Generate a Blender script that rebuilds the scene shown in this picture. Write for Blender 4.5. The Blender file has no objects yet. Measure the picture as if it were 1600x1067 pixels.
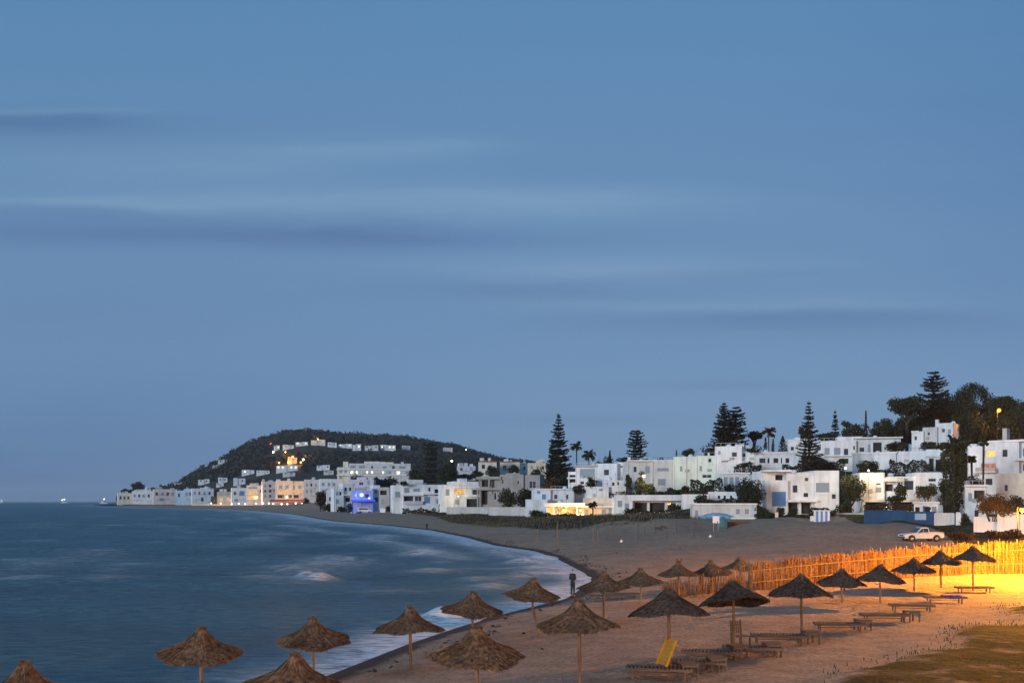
import bpy, bmesh, math, random
import numpy as np

random.seed(7)
F, HZ, CX, H = 1555.0, 783.0, 800.0, 5.9          # focal length in photo pixels, horizon row, centre column, eye height
PI = math.pi
scn = bpy.context.scene
COL = scn.collection


def P(px, py, Y):
    return np.array([(px - CX) / F * Y, Y, H - (py - HZ) / F * Y])


def sm(x, a, b):
    t = np.clip((np.asarray(x, float) - a) / (b - a), 0, 1)
    return t * t * (3 - 2 * t)


# ------------------------------------------------------------------ mesh helpers
class MB:
    def __init__(s):
        s.v, s.f = [], []

    def add(s, vs, fs):
        n = len(s.v)
        s.v += [tuple(map(float, v)) for v in vs]
        s.f += [[i + n for i in f] for f in fs]
        return s

    def box(s, x0, x1, y0, y1, z0, z1):
        return s.add([(x0, y0, z0), (x1, y0, z0), (x1, y1, z0), (x0, y1, z0), (x0, y0, z1), (x1, y0, z1), (x1, y1, z1), (x0, y1, z1)],
                     [(3, 2, 1, 0), (4, 5, 6, 7), (0, 1, 5, 4), (1, 2, 6, 5), (2, 3, 7, 6), (3, 0, 4, 7)])

    def beam(s, a, b, w, h, up=(0, 0, 1)):
        a, b = np.array(a, float), np.array(b, float)
        d = b - a
        d /= max(1e-9, np.linalg.norm(d))
        up = np.array(up, float)
        if abs(d @ up) > .98:
            up = np.array((0, 1., 0))
        x = np.cross(d, up)
        x /= np.linalg.norm(x)
        z = np.cross(x, d)
        vs = [p + x * sx * w / 2 + z * sz * h / 2 for p in (a, b) for sx, sz in ((-1, -1), (1, -1), (1, 1), (-1, 1))]
        return s.add(vs, [(0, 1, 2, 3), (7, 6, 5, 4), (0, 4, 5, 1), (1, 5, 6, 2), (2, 6, 7, 3), (3, 7, 4, 0)])

    def tube(s, pts, rad, n=8, cap=True):
        pts = [np.array(p, float) for p in pts]
        if not hasattr(rad, '__len__'):
            rad = [rad] * len(pts)
        vs = []
        for i, p in enumerate(pts):
            d = pts[min(i + 1, len(pts) - 1)] - pts[max(i - 1, 0)]
            d /= max(1e-9, np.linalg.norm(d))
            up = np.array((0, 0, 1.)) if abs(d[2]) < .9 else np.array((1., 0, 0))
            x = np.cross(d, up)
            x /= np.linalg.norm(x)
            y = np.cross(d, x)
            vs += [p + rad[i] * (math.cos(a) * x + math.sin(a) * y) for a in [2 * PI * k / n for k in range(n)]]
        fs = [(i * n + k, i * n + (k + 1) % n, (i + 1) * n + (k + 1) % n, (i + 1) * n + k) for i in range(len(pts) - 1) for k in range(n)]
        if cap:
            fs += [tuple(range(n))[::-1], tuple(range((len(pts) - 1) * n, len(pts) * n))]
        return s.add(vs, fs)

    def lathe(s, prof, n=16, c=(0, 0, 0), cap=True):
        vs = [(c[0] + r * math.cos(2 * PI * k / n), c[1] + r * math.sin(2 * PI * k / n), c[2] + z) for r, z in prof for k in range(n)]
        fs = [(i * n + k, i * n + (k + 1) % n, (i + 1) * n + (k + 1) % n, (i + 1) * n + k) for i in range(len(prof) - 1) for k in range(n)]
        if cap:
            fs += [tuple(range(n))[::-1], tuple(range((len(prof) - 1) * n, len(prof) * n))]
        return s.add(vs, fs)

    def prism(s, poly, y0, y1):
        n = len(poly)
        vs = [(x, y0, z) for x, z in poly] + [(x, y1, z) for x, z in poly]
        return s.add(vs, [tuple(range(n)), tuple(range(n, 2 * n))[::-1]] + [(i, n + i, n + (i + 1) % n, (i + 1) % n) for i in range(n)])

    def build(s, name, mat, parent=None, smooth=False, bevel=0):
        me = bpy.data.meshes.new(name)
        me.from_pydata(s.v, [], s.f)
        bm = bmesh.new()
        bm.from_mesh(me)
        bmesh.ops.recalc_face_normals(bm, faces=bm.faces)
        bm.to_mesh(me)
        bm.free()
        return link(name, me, mat, parent, smooth, bevel)


def link(name, me, mat, parent=None, smooth=False, bevel=0):
    me.materials.append(mat)
    if smooth:
        me.polygons.foreach_set('use_smooth', [True] * len(me.polygons))
    o = bpy.data.objects.new(name, me)
    COL.objects.link(o)
    if parent:
        o.parent = parent
    if bevel:
        m = o.modifiers.new('b', 'BEVEL')
        m.width = bevel
        m.segments = 2
        m.limit_method = 'ANGLE'
    return o


def tag(o, label=None, cat=None, group=None, kind=None):
    for k, v in (('label', label), ('category', cat), ('group', group), ('kind', kind)):
        if v:
            o[k] = v
    return o


def empty(name, loc, rz=0, label=None, cat=None, group=None):
    o = bpy.data.objects.new(name, None)
    o.empty_display_size = .2
    COL.objects.link(o)
    o.location = [float(v) for v in loc]
    o.rotation_euler = (0, 0, rz)
    return tag(o, label, cat, group)


def copy_tree(o, parent=None):
    c = o.copy()
    COL.objects.link(c)
    if parent:
        c.parent = parent
    for ch in list(o.children):
        copy_tree(ch, c)
    return c


def np_mesh(name, V, Fq, attrs=None):
    """V (n,3), Fq (m,4) quads -> mesh, optional float point attributes"""
    me = bpy.data.meshes.new(name)
    V = np.asarray(V, np.float32)
    Fq = np.asarray(Fq, np.int32)
    m, k = Fq.shape
    me.vertices.add(len(V))
    me.vertices.foreach_set('co', V.ravel())
    me.loops.add(m * k)
    me.loops.foreach_set('vertex_index', Fq.ravel())
    me.polygons.add(m)
    me.polygons.foreach_set('loop_start', np.arange(0, m * k, k, dtype=np.int32))
    me.polygons.foreach_set('loop_total', np.full(m, k, np.int32))
    me.update(calc_edges=True)
    for n, a in (attrs or {}).items():
        at = me.attributes.new(n, 'FLOAT', 'POINT')
        at.data.foreach_set('value', np.ascontiguousarray(a, np.float32).ravel())
    return me


def grid_faces(nr, nc):
    i = np.arange(nr - 1)[:, None] * nc + np.arange(nc - 1)[None]
    i = i.ravel()
    return np.stack([i, i + 1, i + nc + 1, i + nc], 1)


RG = np.random.default_rng(11)


def leaf_quads(C, size, flat=0.0, long=1.0):
    """random small quads at centres C; flat -> 1 makes them lie nearly level"""
    n = len(C)
    a = RG.normal(size=(n, 3))
    a[:, 2] *= (1 - flat)
    a /= np.linalg.norm(a, axis=1)[:, None] + 1e-9
    b = RG.normal(size=(n, 3))
    b[:, 2] *= (1 - flat)
    b -= (a * b).sum(1)[:, None] * a
    b /= np.linalg.norm(b, axis=1)[:, None] + 1e-9
    s = (np.asarray(size) * RG.uniform(.6, 1.3, n) / 2)[:, None]
    a, b = a * s * long, b * s
    V = np.stack([C - a, C - b * .8 + a * .1, C + a, C + b * .8 + a * .1], 1).reshape(-1, 3)
    return V, np.arange(4 * n).reshape(n, 4)


# ------------------------------------------------------------------ materials
def newmat(name):
    m = bpy.data.materials.new(name)
    m.use_nodes = True
    nt = m.node_tree
    b = nt.nodes['Principled BSDF']
    return m, nt, b


def N(nt, typ, **kw):
    n = nt.nodes.new(typ)
    for k, v in kw.items():
        if k in n.inputs:
            n.inputs[k].default_value = v
        else:
            setattr(n, k, v)
    return n


def ramp(nt, fac, stops):
    r = nt.nodes.new('ShaderNodeValToRGB')
    e = r.color_ramp.elements
    while len(e) < len(stops):
        e.new(.5)
    for el, (p, c) in zip(e, stops):
        el.position = p
        el.color = c if len(c) == 4 else (*c, 1)
    nt.links.new(fac, r.inputs[0])
    return r.outputs[0]


def mixc(nt, fac, a, b, mode='MIX'):
    m = nt.nodes.new('ShaderNodeMix')
    m.data_type = 'RGBA'
    m.blend_type = mode
    for i, x in ((0, fac), (6, a), (7, b)):
        if hasattr(x, 'links') or isinstance(x, bpy.types.NodeSocket):
            nt.links.new(x, m.inputs[i])
        else:
            m.inputs[i].default_value = x if not isinstance(x, tuple) or len(x) == 4 else (*x, 1)
    return m.outputs[2]


def noise(nt, scale, detail=4, vec=None, rough=.55, stretch=None, coord='Object'):
    n = N(nt, 'ShaderNodeTexNoise', Scale=scale, Detail=detail, Roughness=rough)
    if vec is None:
        tc = nt.nodes.new('ShaderNodeTexCoord')
        vec = tc.outputs[coord]
    if stretch:
        mp = nt.nodes.new('ShaderNodeMapping')
        mp.inputs['Scale'].default_value = stretch
        nt.links.new(vec, mp.inputs[0])
        vec = mp.outputs[0]
    nt.links.new(vec, n.inputs['Vector'])
    return n.outputs['Fac']


def bump(nt, b, h, dist, strength=.6):
    bp = N(nt, 'ShaderNodeBump', Distance=dist, Strength=strength)
    nt.links.new(h, bp.inputs['Height'])
    nt.links.new(bp.outputs[0], b.inputs['Normal'])


def noisy(name, c0, c1, scale=3, rough=.8, stretch=None, bdist=0, metal=0, spec=.3, detail=5):
    m, nt, b = newmat(name)
    f = noise(nt, scale, detail, stretch=stretch)
    nt.links.new(ramp(nt, f, [(.3, c0), (.7, c1)]), b.inputs['Base Color'])
    b.inputs['Roughness'].default_value = rough
    b.inputs['Metallic'].default_value = metal
    b.inputs['Specular IOR Level'].default_value = spec
    if bdist:
        bump(nt, b, f, bdist)
    return m


def plaster(name, c):
    """painted render with rain streaks and patchy wear"""
    m, nt, b = newmat(name)
    f = noise(nt, .35, 6)
    st = noise(nt, 1.0, 5, stretch=(.7, .7, .16))
    d = tuple(x * .86 for x in c)
    col = ramp(nt, f, [(.35, d), (.62, c)])
    mul = ramp(nt, st, [(.34, (.72, .71, .69)), (.55, (1, 1, 1))])
    nt.links.new(mixc(nt, .8, col, mul, 'MULTIPLY'), b.inputs['Base Color'])
    b.inputs['Roughness'].default_value = .9
    b.inputs['Specular IOR Level'].default_value = .2
    return m


def foliage(name, dark, mid, light, scale=.5):
    m, nt, b = newmat(name)
    f = noise(nt, scale, 3)
    oi = nt.nodes.new('ShaderNodeObjectInfo')
    c = ramp(nt, f, [(.32, dark), (.52, mid), (.72, light)])
    v = ramp(nt, oi.outputs['Random'], [(0, (.75, .8, .8)), (1, (1.2, 1.1, .95))])
    nt.links.new(mixc(nt, 1.0, c, v, 'MULTIPLY'), b.inputs['Base Color'])
    b.inputs['Roughness'].default_value = .75
    b.inputs['Specular IOR Level'].default_value = .2
    return m


def glow(name, c, s):
    m, nt, b = newmat(name)
    b.inputs['Base Color'].default_value = (*[min(1, x) for x in c], 1)
    b.inputs['Emission Color'].default_value = (*c, 1)
    b.inputs['Emission Strength'].default_value = s
    return m


def litglass(name, c, s):
    """a lit room seen through its window: uneven"""
    m, nt, b = newmat(name)
    f = noise(nt, 1.1, 3)
    nt.links.new(ramp(nt, f, [(.35, tuple(x * .35 for x in c)), (.6, c)]), b.inputs['Emission Color'])
    b.inputs['Base Color'].default_value = (.1, .08, .05, 1)
    b.inputs['Emission Strength'].default_value = s
    b.inputs['Roughness'].default_value = .2
    return m


M = {}
WHITE = {
    'white': (.80, .81, .82), 'blue_white': (.70, .76, .81), 'cream': (.74, .69, .60), 'pink': (.72, .62, .60), 'grey': (.46, .44, .42),
    'green_white': (.72, .78, .70), 'concrete': (.34, .33, .32), 'sky': (.52, .66, .78), 'peach': (.74, .60, .48), 'shade_white': (.62, .63, .63),
    'blue': (.022, .075, .17), 'light_blue': (.30, .44, .58), 'lilac': (.60, .58, .68), 'stage_blue': (.10, .2, .85),
}
for k, c in WHITE.items():
    M[k] = plaster('plaster_' + k, c)
M['roof'] = noisy('flat_roof', (.42, .42, .42), (.6, .6, .59), .6)
M['tile'] = noisy('roof_tile', (.2, .07, .04), (.3, .11, .06), 2)
M['glass'] = noisy('window_glass', (.015, .02, .03), (.05, .06, .075), .5, rough=.12, spec=.6)
M['dark'] = noisy('opening_shade', (.018, .018, .02), (.05, .045, .045), .8)
M['frame_w'] = noisy('frame_white', (.6, .6, .6), (.72, .72, .72), 2, .5)
M['frame_b'] = noisy('frame_blue', (.05, .14, .34), (.08, .2, .42), 2, .5)
M['shut_g'] = noisy('shutter_grey', (.19, .24, .29), (.29, .35, .41), 9, .6, stretch=(.1, .1, 3))
M['shut_b'] = noisy('shutter_blue', (.07, .18, .42), (.14, .28, .55), 9, .6, stretch=(.1, .1, 3))
M['brown'] = noisy('dry_brown', (.06, .035, .022), (.14, .085, .05), 1.2)
M['lit_warm'] = litglass('lit_room_warm', (1, .52, .14), 1.0)
M['lit_gold'] = litglass('lit_room_gold', (1, .60, .13), 1.3)
M['lit_red'] = litglass('lit_room_red', (1, .25, .10), .5)
M['lit_white'] = litglass('lit_room_white', (1, .86, .62), 2.6)
M['bulb_w'] = glow('lamp_white', (1, .85, .62), 5)
M['bulb_s'] = glow('lamp_sodium', (1, .36, .04), 3.6)
M['bulb_r'] = glow('lamp_red', (1, .16, .10), 9)
M['bulb_b'] = glow('lamp_blue', (.2, .35, 1), 5)
M['bulb_y'] = glow('lamp_yellow', (1, .72, .25), 4)
M['bulb_far'] = glow('lamp_far', (1, .88, .70), 24)
M['bulb_faro'] = glow('lamp_far_orange', (1, .42, .08), 14)
M['sign_red'] = glow('sign_red', (1, .12, .06), 1.6)
M['metal'] = noisy('galvanised_pole', (.16, .16, .17), (.26, .26, .27), 3, .5, metal=.6)
M['darkmetal'] = noisy('dark_pole', (.03, .03, .035), (.06, .06, .06), 3, .6)
M['bark'] = noisy('bark', (.035, .026, .02), (.09, .07, .055), 4, .9, stretch=(1, 1, .25))
M['palm_bark'] = noisy('palm_bark', (.05, .04, .03), (.12, .095, .07), 6, .9, stretch=(.6, .6, 2))
M['conifer'] = foliage('conifer_needles', (.012, .018, .016), (.022, .03, .024), (.036, .044, .032))
M['leaf'] = foliage('broad_leaves', (.014, .022, .013), (.028, .038, .02), (.048, .058, .03))
M['olive'] = foliage('olive_leaves', (.03, .033, .022), (.05, .052, .034), (.085, .085, .058))
M['palmleaf'] = foliage('palm_leaves', (.014, .022, .014), (.03, .04, .022), (.055, .06, .034))
M['redleaf'] = foliage('rusty_leaves', (.025, .018, .014), (.05, .03, .022), (.08, .05, .032))
M['rustbush'] = foliage('rusty_bush_leaves', (.05, .03, .015), (.10, .058, .025), (.16, .09, .04))
M['drygrass'] = foliage('dry_grass', (.05, .042, .025), (.10, .08, .048), (.16, .13, .085), .15)
M['grassblade'] = foliage('green_grass', (.022, .026, .012), (.042, .042, .018), (.075, .064, .03), .5)


def wood(name, c0, c1):
    return noisy(name, c0, c1, 5, .75, stretch=(.4, 6, 6), bdist=.004)


M['pole'] = noisy('pole_wood', (.12, .075, .045), (.24, .16, .10), 4, .8, stretch=(3, 3, .4), bdist=.004)
M['lounger'] = wood('weathered_wood', (.07, .05, .038), (.17, .125, .09))
M['yellowpad'] = noisy('yellow_pad', (.42, .22, .025), (.55, .30, .04), 3, .8)
M['bluepad'] = noisy('blue_towel', (.02, .04, .16), (.04, .08, .26), 5, .95)
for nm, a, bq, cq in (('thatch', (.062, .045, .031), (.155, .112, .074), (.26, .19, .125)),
                      ('thatch_shaded', (.034, .030, .027), (.082, .069, .058), (.145, .12, .098)),  # same straw darkened: shade on the parasols' unlit side painted in
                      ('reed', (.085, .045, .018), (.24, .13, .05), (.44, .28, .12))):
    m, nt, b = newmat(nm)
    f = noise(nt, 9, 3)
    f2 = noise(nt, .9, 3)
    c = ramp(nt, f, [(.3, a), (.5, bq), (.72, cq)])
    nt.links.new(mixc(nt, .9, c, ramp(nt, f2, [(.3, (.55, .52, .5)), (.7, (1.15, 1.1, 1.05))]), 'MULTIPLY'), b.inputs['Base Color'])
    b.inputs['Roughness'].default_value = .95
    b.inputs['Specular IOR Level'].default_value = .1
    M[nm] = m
    if nm == 'reed':
        f2.node.inputs['Scale'].default_value = .55
M['paint_white'] = noisy('car_paint', (.46, .49, .54), (.54, .57, .61), 2, .28, spec=.5)
M['rubber'] = noisy('tyre_rubber', (.012, .012, .012), (.025, .025, .025), 6, .85)
M['chrome'] = noisy('wheel_metal', (.4, .4, .42), (.55, .55, .57), 5, .3, metal=.8)
M['carglass'] = noisy('car_glass', (.02, .025, .03), (.05, .06, .07), 1, .08, spec=.7)
M['redlens'] = noisy('red_lens', (.3, .015, .01), (.4, .03, .02), 4, .2)
M['clearlens'] = noisy('clear_lens', (.5, .5, .5), (.7, .7, .7), 4, .15)
M['signwhite'] = noisy('sign_board', (.68, .69, .7), (.8, .8, .8), 2, .6)
M['cloth_dark'] = noisy('dark_clothes', (.012, .014, .02), (.03, .034, .045), 6, .9)
M['skin'] = noisy('skin', (.28, .17, .12), (.36, .23, .17), 8, .6)
M['hair'] = noisy('hair', (.008, .006, .005), (.02, .015, .012), 20, .6)
M['tarp'] = noisy('blue_tarp', (.08, .22, .38), (.14, .32, .50), 1.2, .6)
M['teal'] = noisy('teal_cloth', (.035, .13, .16), (.06, .18, .21), 1.2, .7)
M['purple'] = noisy('purple_cloth', (.04, .03, .16), (.07, .05, .24), 1.2, .8)
M['awning'] = noisy('red_awning', (.25, .06, .045), (.38, .10, .07), 1, .8)
M['paleconc'] = noisy('pale_concrete', (.36, .31, .27), (.50, .44, .39), 3, .85, bdist=.006)

# ------------------------------------------------------------------ shoreline and terrain heights
SHORE_PX = [(1225, 42), (1126, 314), (1050, 525), (1005, 640), (965, 760), (935, 885), (908, 925), (895, 914), (888, 899), (871, 867), (861, 836), (852, 774), (839, 727),
            (828, 672), (820, 596), (814.5, 526), (810.5, 498), (803.5, 460), (798, 400), (795.2, 330), (793.4, 250), (791.6, 190)]
SHORE = [(-40, -60), (-22, -10), (-15, 8)] + [((x - CX) / F * (F * H / (y - HZ)), F * H / (y - HZ)) for y, x in SHORE_PX] + [(-600, 1420), (-640, 1700), (-500, 2300), (-300, 6000)]
SHORE = np.array(SHORE)


def sdist(X, Y):
    """signed distance to the waterline, positive on land (which lies on the right of the line)"""
    X, Y = np.asarray(X, float), np.asarray(Y, float)
    best = np.full(X.shape, 1e9)
    sign = np.ones(X.shape)
    for (ax, ay), (bx, by) in zip(SHORE[:-1], SHORE[1:]):
        dx, dy = bx - ax, by - ay
        t = np.clip(((X - ax) * dx + (Y - ay) * dy) / (dx * dx + dy * dy), 0, 1)
        ex, ey = X - ax - t * dx, Y - ay - t * dy
        d = np.hypot(ex, ey)
        cr = dx * (Y - ay) - dy * (X - ax)
        upd = d < best
        best = np.where(upd, d, best)
        sign = np.where(upd, np.where(cr < 0, 1, -1), sign)
    return best * sign


CTRL = []          # (px, z, Y) ground heights taken from where buildings stand


def ctrl(px, py, Y):
    CTRL.append((px, P(px, py, Y)[2], Y))


for c in [(560, 806, 440), (640, 806, 380), (700, 806, 330), (820, 806, 290), (913, 806, 250), (980, 808, 230), (1082, 813, 195), (1180, 813, 190), (1230, 808, 200), (1310, 803, 205), (1350, 819, 165), (1460, 821, 160),
          (1525, 828, 130), (1600, 829, 128), (1270, 818, 172), (1120, 830, 150), (1440, 846, 109), (1000, 834, 140), (870, 828, 165), (760, 822, 230), (1700, 830, 125)]:
    ctrl(*c)


def gz(X, Y):
    X, Y = np.atleast_1d(np.asarray(X, float)), np.atleast_1d(np.asarray(Y, float))
    s = sdist(X, Y)
    z = np.where(s > 0, .95 * (1 - np.exp(-np.maximum(s, 0) / 8)) + .35 * sm(s, 20, 90), np.maximum(-3.0, .10 * s))
    Yc = np.maximum(Y, 60)
    px = np.clip(CX + F * X / Yc, 100, 1750)
    num = np.zeros_like(z)
    den = np.zeros_like(z)
    for cx, cz, cy in CTRL:
        d2 = ((px - cx) / 70) ** 2 + ((np.log(Yc) - math.log(cy)) * 7) ** 2 + .07
        w = 1 / d2 ** 1.8
        num += w * cz
        den += w
    zt = np.maximum(num / den, .5)
    w = sm(Y, 100, 150) * sm(s, 6, 34)
    return z * (1 - w) + zt * w


def gz1(x, y):
    return float(gz(x, y)[0])
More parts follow.
